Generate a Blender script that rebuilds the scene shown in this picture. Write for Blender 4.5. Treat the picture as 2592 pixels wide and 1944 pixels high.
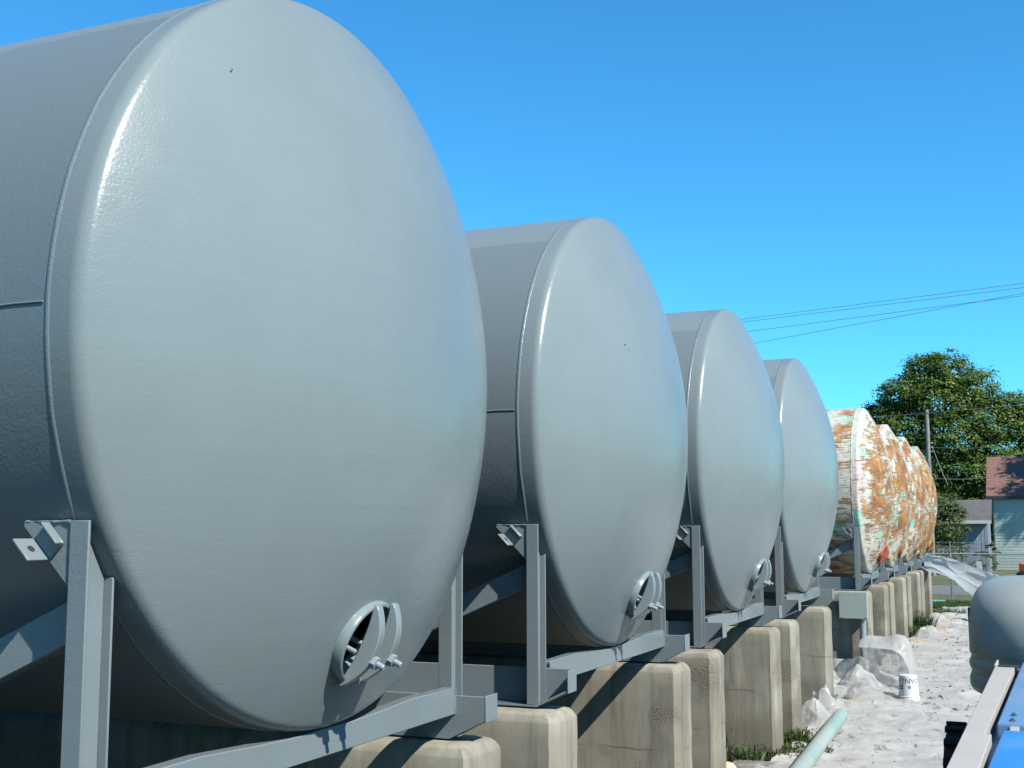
import bpy, bmesh, math, random
import numpy as np
from mathutils import Vector, Matrix, noise

for o in list(bpy.data.objects): bpy.data.objects.remove(o)
S = bpy.context.scene
COL = S.collection
R_ = math.radians
random.seed(7)

# ------------------------------------------------------------------ camera
cd = bpy.data.cameras.new("camera"); cam = bpy.data.objects.new("camera", cd); COL.objects.link(cam)
cd.sensor_width = 36.0; cd.lens = 42.24; cd.clip_start = 0.05; cd.clip_end = 6000
yaw, pit, rol = R_(23.15), R_(6.91), R_(-0.11)
fw = Vector((-math.sin(yaw)*math.cos(pit), math.cos(yaw)*math.cos(pit), math.sin(pit)))
rt = Vector((math.cos(yaw), math.sin(yaw), 0)); up = rt.cross(fw)
r2 = rt*math.cos(rol) + up*math.sin(rol); u2 = up*math.cos(rol) - rt*math.sin(rol)
mw = Matrix((r2, u2, -fw)).transposed().to_4x4(); mw.translation = Vector((2.8285, -4.3906, 2.3927))
cam.matrix_world = mw
S.camera = cam

# ------------------------------------------------------------------ sun and sky
SUN = Vector((0.655, -0.290, 0.706)).normalized()
el = math.asin(SUN.z); az = math.atan2(SUN.x, SUN.y)
w = bpy.data.worlds.new("World"); S.world = w; w.use_nodes = True
nt = w.node_tree; bg = nt.nodes["Background"]
sky = nt.nodes.new("ShaderNodeTexSky"); sky.sky_type = 'NISHITA'; sky.sun_disc = False
sky.sun_elevation = el; sky.sun_rotation = az
sky.altitude = 200; sky.air_density = 1.0; sky.dust_density = 0.1; sky.ozone_density = 6.0
wb = nt.nodes.new("ShaderNodeMix"); wb.data_type = 'RGBA'; wb.blend_type = 'MULTIPLY'; wb.inputs[0].default_value = 1.0
wb.inputs[7].default_value = (0.335, 0.985, 1.15, 1)      # colour balance of the camera's deep cyan-blue sky
nt.links.new(sky.outputs[0], wb.inputs[6]); nt.links.new(wb.outputs[2], bg.inputs[0])
bg.inputs[1].default_value = 0.078
sl = bpy.data.lights.new("sun", 'SUN'); so = bpy.data.objects.new("sun", sl); COL.objects.link(so)
sl.energy = 4.0; sl.angle = R_(0.53); sl.color = (1.0, 0.965, 0.89)
so.rotation_euler = SUN.to_track_quat('Z', 'Y').to_euler(); so.location = (20, -10, 25)
S.view_settings.view_transform = 'Standard'; S.view_settings.look = 'None'
S.view_settings.gamma = 1.0; S.view_settings.exposure = 1.3
S.render.resolution_x = 1024; S.render.resolution_y = 768
try:
    S.cycles.max_bounces = 8; S.cycles.transparent_max_bounces = 12
except Exception: pass

# ------------------------------------------------------------------ material helpers
class NT:
    def __init__(s, name):
        s.m = bpy.data.materials.new(name); s.m.use_nodes = True
        s.t = s.m.node_tree; s.b = s.t.nodes["Principled BSDF"]; s.out = s.t.nodes["Material Output"]
        s.tc = s.n("ShaderNodeTexCoord"); s.oi = None
    def n(s, t, **kw):
        x = s.t.nodes.new(t)
        for k, v in kw.items(): setattr(x, k, v)
        return x
    def l(s, a, b): s.t.links.new(a, b)
    def coord(s, scale=(1, 1, 1), rand=False, rot=(0, 0, 0)):
        mp = s.n("ShaderNodeMapping"); mp.inputs['Scale'].default_value = scale; mp.inputs['Rotation'].default_value = rot
        s.l(s.tc.outputs['Object'], mp.inputs[0])
        if rand:
            if not s.oi: s.oi = s.n("ShaderNodeObjectInfo")
            mu = s.n("ShaderNodeMath", operation='MULTIPLY'); mu.inputs[1].default_value = 57.0
            s.l(s.oi.outputs['Random'], mu.inputs[0])
            cb = s.n("ShaderNodeCombineXYZ"); s.l(mu.outputs[0], cb.inputs[0]); s.l(mu.outputs[0], cb.inputs[1]); s.l(mu.outputs[0], cb.inputs[2])
            s.l(cb.outputs[0], mp.inputs['Location'])
        return mp.outputs[0]
    def noise(s, vec, scale, detail=4, rough=0.55, dist=0.0):
        x = s.n("ShaderNodeTexNoise"); x.inputs['Scale'].default_value = scale; x.inputs['Detail'].default_value = detail
        x.inputs['Roughness'].default_value = rough; x.inputs['Distortion'].default_value = dist
        s.l(vec, x.inputs['Vector']); return x.outputs[0]
    def ramp(s, fac, stops, interp='LINEAR'):
        x = s.n("ShaderNodeValToRGB"); x.color_ramp.interpolation = interp
        e = x.color_ramp.elements
        while len(e) < len(stops): e.new(0.5)
        for i, (p, c) in enumerate(stops):
            e[i].position = p; e[i].color = (*c, 1) if len(c) == 3 else c
        s.l(fac, x.inputs[0]); return x.outputs[0]
    def mask(s, fac, a, b):
        return s.ramp(fac, [(a, (0, 0, 0)), (b, (1, 1, 1))])
    def mix(s, fac, a, b, mode='MIX'):
        x = s.n("ShaderNodeMix", data_type='RGBA', blend_type=mode)
        for sock, v in ((x.inputs[0], fac), (x.inputs[6], a), (x.inputs[7], b)):
            if isinstance(v, (int, float)): sock.default_value = v
            elif isinstance(v, tuple): sock.default_value = (*v, 1)
            else: s.l(v, sock)
        return x.outputs[2]
    def math(s, op, a, b=0.5):
        x = s.n("ShaderNodeMath", operation=op)
        for sock, v in ((x.inputs[0], a), (x.inputs[1], b)):
            if isinstance(v, (int, float)): sock.default_value = v
            else: s.l(v, sock)
        return x.outputs[0]
    def bump(s, h, strength, dist=0.01, prev=None):
        x = s.n("ShaderNodeBump"); x.inputs['Strength'].default_value = strength; x.inputs['Distance'].default_value = dist
        s.l(h, x.inputs['Height'])
        if prev is not None: s.l(prev, x.inputs['Normal'])
        s.l(x.outputs[0], s.b.inputs['Normal']); return x.outputs[0]
    def set(s, base=None, rough=None, metal=None, spec=None, coat=None, coat_rough=None):
        for k, v in (('Base Color', base), ('Roughness', rough), ('Metallic', metal), ('Specular IOR Level', spec), ('Coat Weight', coat), ('Coat Roughness', coat_rough)):
            if v is None: continue
            if isinstance(v, tuple): s.b.inputs[k].default_value = (*v, 1)
            elif isinstance(v, (int, float)): s.b.inputs[k].default_value = v
            else: s.l(v, s.b.inputs[k])
        return s

M = {}
def grey_paint(name, base, big=0.06, orange=0.22):
    m = NT(name); c = m.coord()
    n1 = m.noise(c, 0.8, 4); n2 = m.noise(c, 7, 4)
    col = m.mix(m.mask(n1, .35, .65), tuple(x*(1-big) for x in base), tuple(x*(1+big) for x in base))
    col = m.mix(m.math('MULTIPLY', m.mask(n2, .5, .85), .06), col, tuple(x*1.12 for x in base))
    st = m.noise(m.coord((1, 3, .25)), 2.0, 4); col = m.mix(m.math('MULTIPLY', m.mask(st, .5, .75), .12), col, (base[0]*.86, base[1]*.84, base[2]*.78))
    rough = m.ramp(n2, [(0.3, (.21,)*3), (.75, (.30,)*3)])
    hl = m.noise(m.coord((1, .28, 9), True), 1.9, 5, .6, .3); col = m.mix(m.math('MULTIPLY', m.mask(hl, .42, .72), .10), col, tuple(x*.80 for x in base))
    if not m.oi: m.oi = m.n("ShaderNodeObjectInfo")
    col = m.mix(m.math('MULTIPLY', m.oi.outputs['Random'], .09), col, (base[0]*1.1, base[1]*1.02, base[2]*.92))
    m.set(col, rough, 0.0, 0.30)
    fine = m.noise(c, 95, 3, .65); mid = m.noise(c, 11, 4, .6); pt = m.mask(m.noise(c, 1.3, 3, .6), .4, .62)
    b = m.bump(m.math('MULTIPLY', fine, m.math('ADD', m.math('MULTIPLY', pt, .8), .5)), orange, .0042); b = m.bump(mid, .07, .010, b); m.bump(hl, .05, .02, b)
    return m.m
M['grey'] = grey_paint('grey_enamel', (.140, .170, .174))
M['greyframe'] = grey_paint('grey_enamel_frame', (.130, .156, .164), .07, .3)
M['weld'] = grey_paint('grey_enamel_weld', (.122, .148, .154), .1, .5)
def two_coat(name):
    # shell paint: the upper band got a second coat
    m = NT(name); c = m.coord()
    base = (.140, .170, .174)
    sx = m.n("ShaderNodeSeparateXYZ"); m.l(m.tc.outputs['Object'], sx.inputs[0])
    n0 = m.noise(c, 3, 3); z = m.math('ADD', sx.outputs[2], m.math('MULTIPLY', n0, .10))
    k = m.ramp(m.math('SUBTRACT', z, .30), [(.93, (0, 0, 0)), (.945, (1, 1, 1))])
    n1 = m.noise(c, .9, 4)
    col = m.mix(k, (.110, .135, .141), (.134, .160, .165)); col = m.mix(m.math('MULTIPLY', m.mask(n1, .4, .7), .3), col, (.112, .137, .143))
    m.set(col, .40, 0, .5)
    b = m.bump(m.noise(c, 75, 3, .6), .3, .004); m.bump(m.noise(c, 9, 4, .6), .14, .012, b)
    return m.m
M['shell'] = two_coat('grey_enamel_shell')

def rust_paint(name, amount=0.5, red=0.0, seed=0.0, aniso=(1, 1.2, 7)):
    m = NT(name); c = m.coord((1, 1, 1), True); ca = m.coord(aniso, True)
    big = m.noise(c, 1.05, 5, .6, .6); stre = m.noise(ca, 2.3, 6, .65, .8); fl = m.noise(c, 9, 5, .7); grn = m.noise(c, 1.3, 3, .55, .4)
    base = m.mix(m.mask(fl, .4, .7), (.42, .41, .345), (.29, .28, .225))
    g = m.mask(m.noise(m.coord((1, 1, 1.6), True), 2.0, 5, .65, .5), .535, .61)
    base = m.mix(m.math('MULTIPLY', g, .85), base, (.16, .40, .31))
    pk = m.mask(grn, .60, .72); base = m.mix(m.math('MULTIPLY', pk, .5), base, (.42, .32, .33))
    st3 = m.noise(m.coord((1, 1.6, 15), True), 2.6, 6, .75, .6)
    comb = m.math('ADD', m.math('MULTIPLY', stre, .42), m.math('MULTIPLY', big, .46)); comb = m.math('ADD', comb, m.math('MULTIPLY', st3, .36))
    xyz = m.n("ShaderNodeSeparateXYZ"); m.l(m.tc.outputs['Object'], xyz.inputs[0])
    rr_ = m.math('SQRT', m.math('ADD', m.math('MULTIPLY', xyz.outputs[1], xyz.outputs[1]), m.math('MULTIPLY', xyz.outputs[2], xyz.outputs[2])))
    rim = m.math('MULTIPLY', m.mask(m.math('MULTIPLY', rr_, .5), .705, .745), m.mask(xyz.outputs[0], .0, .02))
    comb = m.math('SUBTRACT', comb, m.math('MULTIPLY', rim, .075))
    comb = m.math('ADD', comb, m.math('MULTIPLY', fl, .16))
    lo = .842 - amount*.20
    rk = m.mask(comb, lo, lo+.055)
    rc = m.mix(m.mask(m.noise(c, 4.5, 5, .7), .38, .66), (.115, .046, .018) if not red else (.20, .045, .025), (.30, .14, .04) if not red else (.32, .11, .06))
    if not red: rc = m.mix(m.math('MULTIPLY', m.mask(m.noise(c, 3.2, 5, .7, .4), .52, .66), .7), rc, (.42, .25, .075))
    col = m.mix(rk, base, rc)
    dk = m.mask(m.noise(m.coord((1, 1.3, 7), True), 6.0, 5, .72, .8), .60, .67)
    col = m.mix(m.math('MULTIPLY', dk, .75), col, (.10, .05, .03))
    m.set(col, m.ramp(rk, [(0, (.42,)*3), (1, (.8,)*3)]), 0, .4)
    h = m.math('SUBTRACT', 1.0, rk)
    b = m.bump(h, .7, .012); b = m.bump(stre, .5, .03, b); m.bump(m.noise(c, 40, 4, .7), .5, .006, b)
    return m.m
M['rust_a'] = rust_paint('flaking_white_paint_a', .80)
M['rust_b'] = rust_paint('flaking_white_paint_b', .95, 0, 0, (1, 1.6, 2.6))
M['rust_c'] = rust_paint('flaking_white_paint_c', .91, 0, 0, (1, 2.4, 3.0))
M['rust_d'] = rust_paint('flaking_white_paint_d', 1.08, 0, 0, (1, 2.0, 3.4))
M['rust_red'] = rust_paint('rusted_red_steel', 1.6, 1)

def concrete(name):
    m = NT(name); c = m.coord((1, 1, 1), True)
    n1 = m.noise(c, 1.6, 6, .6); n2 = m.noise(c, 14, 5, .65)
    col = m.mix(m.mask(n1, .35, .68), (.172, .158, .122), (.230, .215, .172))
    st = m.noise(m.coord((5, 5, .35), True), 1.6, 5, .65, .3)
    col = m.mix(m.math('MULTIPLY', m.mask(st, .47, .66), .7), col, (.108, .098, .078))
    st2 = m.noise(m.coord((3, 3, .5), True), 1.3, 4, .6)
    col = m.mix(m.math('MULTIPLY', m.mask(st2, .56, .68), .65), col, (.275, .265, .22))
    col = m.mix(m.math('MULTIPLY', m.mask(n2, .5, .8), .35), col, (.115, .105, .082))
    vo = m.n("ShaderNodeTexVoronoi"); vo.inputs['Scale'].default_value = 60; m.l(c, vo.inputs['Vector'])
    pm = m.mask(m.noise(c, 1.1, 3), .585, .64)
    spk = m.ramp(vo.outputs['Distance'], [(.1, (.23, .20, .145)), (.5, (.065, .055, .043))])
    col = m.mix(m.math('MULTIPLY', pm, .42), col, spk)
    sz = m.n("ShaderNodeSeparateXYZ"); m.l(m.tc.outputs['Object'], sz.inputs[0])
    dz = m.math('ABSOLUTE', m.math('SUBTRACT', m.math('ADD', sz.outputs[2], m.math('MULTIPLY', m.noise(c, 1.4, 3), .10)), .72))
    ln = m.math('MULTIPLY', m.ramp(dz, [(.002, (1, 1, 1)), (.009, (0, 0, 0))]), m.mask(m.noise(c, 2.3, 3), .42, .55))
    col = m.mix(m.math('MULTIPLY', ln, .7), col, (.06, .055, .045))
    base_d = m.math('ADD', sz.outputs[2], m.math('MULTIPLY', n1, -.5))
    col = m.mix(m.math('MULTIPLY', m.ramp(base_d, [(.0, (1, 1, 1)), (.22, (0, 0, 0))]), .45), col, (.10, .088, .062))
    m.set(col, .88, 0, .3)
    b = m.bump(n2, .12, .005); b = m.bump(m.math('MULTIPLY', vo.outputs['Distance'], pm), .30, .010, b)
    m.bump(m.noise(c, 90, 3, .7), .3, .003, b)
    return m.m
M['concrete'] = concrete('weathered_concrete')

def simple(name, base, rough=.5, var=.15, scale=6, bump=.2, metal=0, spec=.5, dirt=None, coat=None):
    base = tuple(x*.55 for x in base)
    if dirt: dirt = (tuple(x*.55 for x in dirt[0]), dirt[1], dirt[2])
    m = NT(name); c = m.coord(); n = m.noise(c, scale, 5, .6)
    col = m.mix(m.mask(n, .3, .7), tuple(x*(1-var) for x in base), tuple(min(1, x*(1+var)) for x in base))
    if dirt:
        d = m.noise(c, scale*.4, 5, .65, .5); col = m.mix(m.math('MULTIPLY', m.mask(d, dirt[1], dirt[1]+.15), dirt[2]), col, dirt[0])
    m.set(col, rough, metal, spec, coat)
    if bump: m.bump(m.noise(c, scale*6, 4, .6), bump, .004)
    return m.m
M['mint'] = simple('mint_pvc', (.30, .44, .39), .5, .10, 2.2, .1, dirt=((.44, .46, .42), .42, .8))
M['conduit'] = simple('galvanised_conduit', (.34, .43, .41), .45, .15, 8, .1, .3, dirt=((.5, .58, .55), .5, .5))
M['boxgrey'] = simple('grey_green_box_paint', (.40, .46, .42), .42, .05, 3, .08)
M['hood'] = simple('grey_moulded_plastic', (.40, .44, .415), .40, .06, 4, .12)
M['blue'] = simple('blue_machine_paint', (.04, .26, .75), .32, .10, 3, .08, dirt=((.24, .38, .62), .52, .35))
M['bluefade'] = simple('faded_blue_machine_paint', (.16, .32, .55), .38, .08, 3, .08, dirt=((.36, .44, .52), .48, .5))
M['beige'] = simple('beige_rail_paint', (.56, .515, .455), .55, .06, 4, .08)
M['rubber'] = simple('black_rubber', (.018, .018, .02), .8, .2, 12, .2, spec=.25)
M['steel'] = simple('bare_steel', (.34, .34, .34), .4, .15, 9, .1, .8)
M['dark'] = simple('dark_chassis_paint', (.03, .035, .045), .6, .2, 6, .1)
M['galv'] = simple('galvanised_steel', (.50, .52, .52), .45, .1, 9, .1, .4)
M['mesh'] = simple('galvanised_wire', (.42, .43, .40), .5, .1, 9, 0, .2)
M['wood'] = simple('cut_lumber', (.52, .34, .20), .75, .15, 12, .3)
M['stone'] = simple('pale_foam', (.70, .58, .38), .8, .1, 8, .2)
M['wire'] = simple('power_cable', (.14, .14, .15), .6, .1, 4, 0)
M['polewood'] = simple('weathered_pole', (.30, .30, .27), .85, .18, 6, .3)
M['ceramic'] = simple('insulator_white', (.7, .7, .68), .3, .05, 4, 0)
M['aqua'] = simple('aqua_pvc', (.12, .50, .53), .45, .1, 4, .05)
M['bucketw'] = simple('white_bucket_plastic', (.80, .82, .82), .35, .03, 4, .05)
M['ink'] = simple('bucket_print', (.08, .08, .12), .5, .1, 9, 0)
M['inkgrey'] = simple('bucket_print_grey', (.28, .28, .33), .5, .2, 30, 0)
M['siding'] = simple('teal_siding', (.50, .62, .56), .6, .05, 3, .1)
M['sidingtrim'] = simple('green_trim', (.06, .20, .16), .6, .1, 3, .05)
M['shingle'] = simple('red_brown_shingle', (.25, .125, .095), .9, .25, 8, .5)
M['shedroof'] = simple('grey_shed_roof', (.13, .125, .12), .8, .12, 3, .2)
M['shedwall'] = simple('pale_blue_boards', (.32, .38, .46), .7, .08, 4, .1)
M['white'] = simple('white_painted', (.75, .74, .70), .6, .06, 5, .1)
m = NT('amber_plastic'); m.set((.85, .17, .015), .25); m.b.inputs['Transmission Weight'].default_value = .15; M['amber'] = m.m
m = NT('nut_steel_painted'); m.set((.19, .23, .245), .35, .1); M['nut'] = m.m

def plastic_film(name, base, transp=.3, transl=.4):
    m = NT(name); c = m.coord()
    n = m.noise(c, 6, 5, .65, .4)
    m.set(m.mix(m.mask(n, .35, .7), tuple(x*.88 for x in base), base), .36, 0, .4)
    tr = m.n("ShaderNodeBsdfTranslucent"); tr.inputs[0].default_value = (*base, 1)
    tp = m.n("ShaderNodeBsdfTransparent")
    a = m.n("ShaderNodeMixShader"); a.inputs[0].default_value = transl; m.l(m.b.outputs[0], a.inputs[1]); m.l(tr.outputs[0], a.inputs[2])
    b = m.n("ShaderNodeMixShader"); m.l(m.math('MULTIPLY', m.mask(n, .3, .75), transp*1.5), b.inputs[0]); m.l(a.outputs[0], b.inputs[1]); m.l(tp.outputs[0], b.inputs[2])
    m.l(b.outputs[0], m.out.inputs[0]); m.bump(m.noise(c, 14, 4, .6, .8), .35, .01)
    return m.m
M['film'] = plastic_film('clear_poly_film', (.50, .49, .46), .40, .48)
M['filmblue'] = plastic_film('wind_blown_poly_film', (.54, .58, .59), .05, .42)

def tarp():
    m = NT('dusty_white_sheeting'); c = m.coord()
    n1 = m.noise(c, .9, 6, .62, .3); n2 = m.noise(c, 7, 6, .68, .5); n3 = m.noise(c, 24, 4, .6)
    col = m.mix(m.mask(n1, .36, .66), (.235, .226, .208), (.33, .32, .298))
    col = m.mix(m.math('MULTIPLY', m.mask(n2, .52, .75), .6), col, (.45, .44, .415))
    d = m.math('MULTIPLY', m.mask(m.noise(m.coord((1, .5, 1)), 5.5, 6, .72, .8), .555, .63), m.mask(m.noise(c, .55, 3), .34, .54))
    col = m.mix(m.math('MULTIPLY', d, .8), col, (.085, .078, .06))
    s2 = m.mask(m.noise(c, 26, 3, .65), .655, .70); col = m.mix(m.math('MULTIPLY', s2, .7), col, (.085, .075, .06))
    wet = m.mask(m.noise(c, 1.7, 4, .6), .55, .72); col = m.mix(m.math('MULTIPLY', wet, .25), col, (.25, .285, .27))
    m.set(col, m.ramp(n2, [(.3, (.75,)*3), (.7, (.45,)*3)]), 0, .4)
    b = m.bump(n2, .22, .012); m.bump(n3, .18, .004, b)
    return m.m
M['tarp'] = tarp()

def ground_mat():
    m = NT('ground_soil_and_lawn'); c = m.coord()
    n1 = m.noise(c, .35, 6, .6); n2 = m.noise(c, 5, 6, .7); n3 = m.noise(c, 40, 3, .7)
    soil = m.mix(m.mask(n2, .3, .7), (.045, .035, .024), (.095, .078, .055))
    lawn = m.mix(m.mask(n1, .35, .65), (.058, .070, .020), (.115, .105, .042)); lawn = m.mix(m.mask(n3, .4, .7), lawn, (.085, .09, .033))
    fresh = m.mix(m.mask(n2, .3, .7), (.025, .062, .012), (.055, .095, .02))
    sx = m.n("ShaderNodeSeparateXYZ"); m.l(m.tc.outputs['Object'], sx.inputs[0])
    yy = m.math('ADD', sx.outputs[1], m.math('MULTIPLY', n2, 1.2))
    k1 = m.math('GREATER_THAN', yy, 35.3); k2 = m.math('GREATER_THAN', yy, 38.3)
    col = m.mix(k1, soil, fresh); col = m.mix(k2, col, lawn)
    m.set(col, .95, 0, .2); b = m.bump(n2, .6, .05); m.bump(n3, .5, .02, b)
    return m.m
M['ground'] = ground_mat()
M['road'] = simple('grey_asphalt_road', (.20, .185, .185), .9, .12, 2, .3)

def leaf_mat(name, stops):
    m = NT(name)
    at = m.n("ShaderNodeAttribute"); at.attribute_name = "leaf_tone"; at.attribute_type = 'GEOMETRY'
    col = m.ramp(at.outputs['Fac'], stops)
    m.set(col, .55, 0, .35)
    tr = m.n("ShaderNodeBsdfTranslucent"); m.l(m.mix(.5, col, (.10, .15, .014)), tr.inputs[0])
    a = m.n("ShaderNodeMixShader"); a.inputs[0].default_value = .28; m.l(m.b.outputs[0], a.inputs[1]); m.l(tr.outputs[0], a.inputs[2])
    m.l(a.outputs[0], m.out.inputs[0])
    return m.m
M['leaf'] = leaf_mat('maple_leaf', [(0, (.026, .060, .009)), (.55, (.068, .120, .015)), (.85, (.100, .142, .020)), (1, (.145, .115, .022))])
M['leaf2'] = leaf_mat('shrub_leaf', [(0, (.028, .055, .013)), (.6, (.055, .09, .018)), (1, (.10, .105, .025))])
M['weed'] = leaf_mat('weed_leaf', [(0, (.015, .03, .01)), (.5, (.04, .08, .014)), (1, (.10, .10, .03))])
M['weeddark'] = leaf_mat('dark_weed_leaf', [(0, (.012, .018, .010)), (.6, (.03, .05, .02)), (1, (.09, .12, .04))])
M['bark'] = simple('tree_bark', (.09, .07, .05), .9, .3, 8, .6)

# ------------------------------------------------------------------ mesh helpers
def tag(o, label=None, cat=None, group=None, kind=None):
    if label: o['label'] = label
    if cat: o['category'] = cat
    if group: o['group'] = group
    if kind: o['kind'] = kind
    return o
class MB:
    def __init__(s): s.v = []; s.f = []
    def add(s, vs, fs):
        k = len(s.v); s.v += [tuple(v) for v in vs]; s.f += [tuple(i+k for i in f) for f in fs]; return s
    def box(s, x0, x1, y0, y1, z0, z1):
        return s.add([(x, y, z) for z in (z0, z1) for y in (y0, y1) for x in (x0, x1)],
                     [(0, 2, 3, 1), (4, 5, 7, 6), (0, 1, 5, 4), (2, 6, 7, 3), (0, 4, 6, 2), (1, 3, 7, 5)])
    def prism(s, poly, axis, a, b):
        n = len(poly)
        def P(p, t):
            return {'x': (t, p[0], p[1]), 'y': (p[0], t, p[1]), 'z': (p[0], p[1], t)}[axis]
        vs = [P(p, a) for p in poly] + [P(p, b) for p in poly]
        fs = [tuple(range(n)), tuple(range(2*n-1, n-1, -1))] + [(i, i+n, (i+1) % n+n, (i+1) % n) for i in range(n)]
        return s.add(vs, fs)
    def tube(s, pts, r, seg=10, cap=True):
        pts = [Vector(p) for p in pts]; n = len(pts)
        rs = r if isinstance(r, (list, tuple)) else [r]*n
        vs = []; fs = []; prev = None
        for i, p in enumerate(pts):
            t = (pts[min(i+1, n-1)]-pts[max(i-1, 0)]).normalized()
            a = Vector((0, 0, 1)) if abs(t.z) < .9 else Vector((1, 0, 0))
            if prev is not None: a = prev
            u = (a - t*a.dot(t)).normalized(); v = t.cross(u); prev = u
            for k in range(seg):
                q = 2*math.pi*k/seg; vs.append(p+(u*math.cos(q)+v*math.sin(q))*rs[i])
        for i in range(n-1):
            for k in range(seg):
                k2 = (k+1) % seg; fs.append((i*seg+k, i*seg+k2, (i+1)*seg+k2, (i+1)*seg+k))
        if cap: fs += [tuple(range(seg))[::-1], tuple((n-1)*seg+k for k in range(seg))]
        return s.add(vs, fs)
    def lathe(s, prof, seg=32, axis='z', c=(0, 0, 0), closed=False):
        vs = []; fs = []; n = len(prof)
        for k in range(seg):
            q = 2*math.pi*k/seg
            for r, h in prof:
                a, b = r*math.cos(q), r*math.sin(q)
                p = {'z': (a, b, h), 'x': (h, a, b), 'y': (a, h, b)}[axis]
                vs.append((p[0]+c[0], p[1]+c[1], p[2]+c[2]))
        for k in range(seg):
            k2 = (k+1) % seg
            for i in range(n-1 if not closed else n):
                j = (i+1) % n; fs.append((k*n+i, k2*n+i, k2*n+j, k*n+j))
        return s.add(vs, fs)
    def xform(s, M_):
        s.v = [tuple(M_ @ Vector(v)) for v in s.v]; return s
    def mesh(s, name, mat, smooth=35):
        me = bpy.data.meshes.new(name); me.from_pydata(s.v, [], s.f); me.validate()
        bm = bmesh.new(); bm.from_mesh(me); bmesh.ops.recalc_face_normals(bm, faces=bm.faces); bm.to_mesh(me); bm.free()
        if smooth:
            me.polygons.foreach_set('use_smooth', [True]*len(me.polygons))
            me.set_sharp_from_angle(angle=R_(smooth))
        me.materials.append(mat); return me
    def build(s, name, mat, parent=None, smooth=35, bevel=0, loc=None):
        return link(name, s.mesh(name, mat, smooth), parent, bevel, loc)
def link(name, me, parent=None, bevel=0, loc=None):
    o = bpy.data.objects.new(name, me); COL.objects.link(o)
    if parent: o.parent = parent
    if loc: o.location = loc
    if bevel:
        b = o.modifiers.new("bevel", 'BEVEL'); b.width = bevel; b.segments = 2; b.limit_method = 'ANGLE'; b.angle_limit = R_(40)
    return o
def empty(name, loc=(0, 0, 0), rz=0):
    o = bpy.data.objects.new(name, None); COL.objects.link(o); o.location = loc; o.rotation_euler = (0, 0, rz); o.empty_display_size = .3; return o
def copy_tree(o, parent=None):
    c = o.copy(); COL.objects.link(c); c.parent = parent
    for k in ('label', 'category', 'group'):
        if k in c.keys() and parent is not None: del c[k]
    for ch in list(o.children): copy_tree(ch, c)
    return c

# ================================================================== SETTING
gm = MB()
xs = [-1500, -300, -60, -20, -8, 0, 8, 20, 60, 300, 1500]; ys = [-1500, -300, -60, -10, 0, 10, 20, 34, 40, 60, 120, 300, 1500]
gm.add([(x, y, -0.02) for y in ys for x in xs], [(j*len(xs)+i, j*len(xs)+i+1, (j+1)*len(xs)+i+1, (j+1)*len(xs)+i) for j in range(len(ys)-1) for i in range(len(xs)-1)])
tag(gm.build('ground', M['ground'], smooth=0), kind='structure')
rd = MB(); rd.box(-120, 120, 43.0, 50.5, -.06, .004)
tag(rd.build('road', M['road'], smooth=0), kind='structure')

# sheeting spread on the ground
def fbm(x, y, z, o=4): return noise.fractal(Vector((x, y, z)), 1.0, 2.0, o)
def ridge(x, y, z): return 1-abs(noise.noise(Vector((x, y, z))))*2
def sheet_h(x, y):
    wav = ridge(x*.55+3, y*1.15, 1.3)
    h = .045*max(0, wav)**5 + .036*max(0, ridge(x*.6+y*.15, y*1.9+x*.5, 5.1))**7 + .018*max(0, ridge(x*.9-y*.2, y*3.4, 8.1))**7 + .010*fbm(x*.9, y*.9, 9) + .006*max(0, ridge(x*5, y*6, 2.2))**3
    # a thick rumpled fold near the piers at the far end
    for cy, amp, wx in ((25.2, .10, .55), (28.6, .13, .7), (30.2, .10, 2.2), (32.0, .07, 2.0)):
        h += amp*math.exp(-((y-cy-.25*math.sin(x*1.4))/.42)**2)*math.exp(-((x-1.0)/wx)**2)*(.7+.6*fbm(x*2.2, y*2.2, 4))
    h += .0*math.exp(-((y-5.0)/.8)**2)*math.exp(-((x-1.95)/.22)**2)*(.6+.8*abs(fbm(x*3, y*3, 6)))
    return .012+max(h, -.004)
tx = [0.30+.055*i for i in range(70)] + [4.2+.3*i for i in range(18)]
ty_ = []; y = 6.6
while y < 34.9:
    ty_.append(y); y += .10 if y < 20 else .12
tm = MB(); nx = len(tx)
vs = []
for j, y in enumerate(ty_):
    left = (.30 if y < 12.6 else (.30-.75*min(1, (y-12.6)/.5) if y < 16.4 else (.30 if y > 16.6 else .1)))+.10*fbm(0, y*.7, 3.3)+.05*fbm(0, y*3, 1)
    for i, x in enumerate(tx):
        xx = left+(tx[14]-left)*i/14 if i < 14 else x
        yy = y + (.35*fbm(x*.8, 7, 2) if j == len(ty_)-1 else 0)
        vs.append((xx, yy, sheet_h(xx, y)))
tm.add(vs, [(j*nx+i, j*nx+i+1, (j+1)*nx+i+1, (j+1)*nx+i) for j in range(len(ty_)-1) for i in range(nx-1)])
tag(tm.build('ground_sheet', M['tarp'], smooth=60), "dirty white plastic sheeting spread over the ground beside the piers", "plastic sheet")

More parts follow.
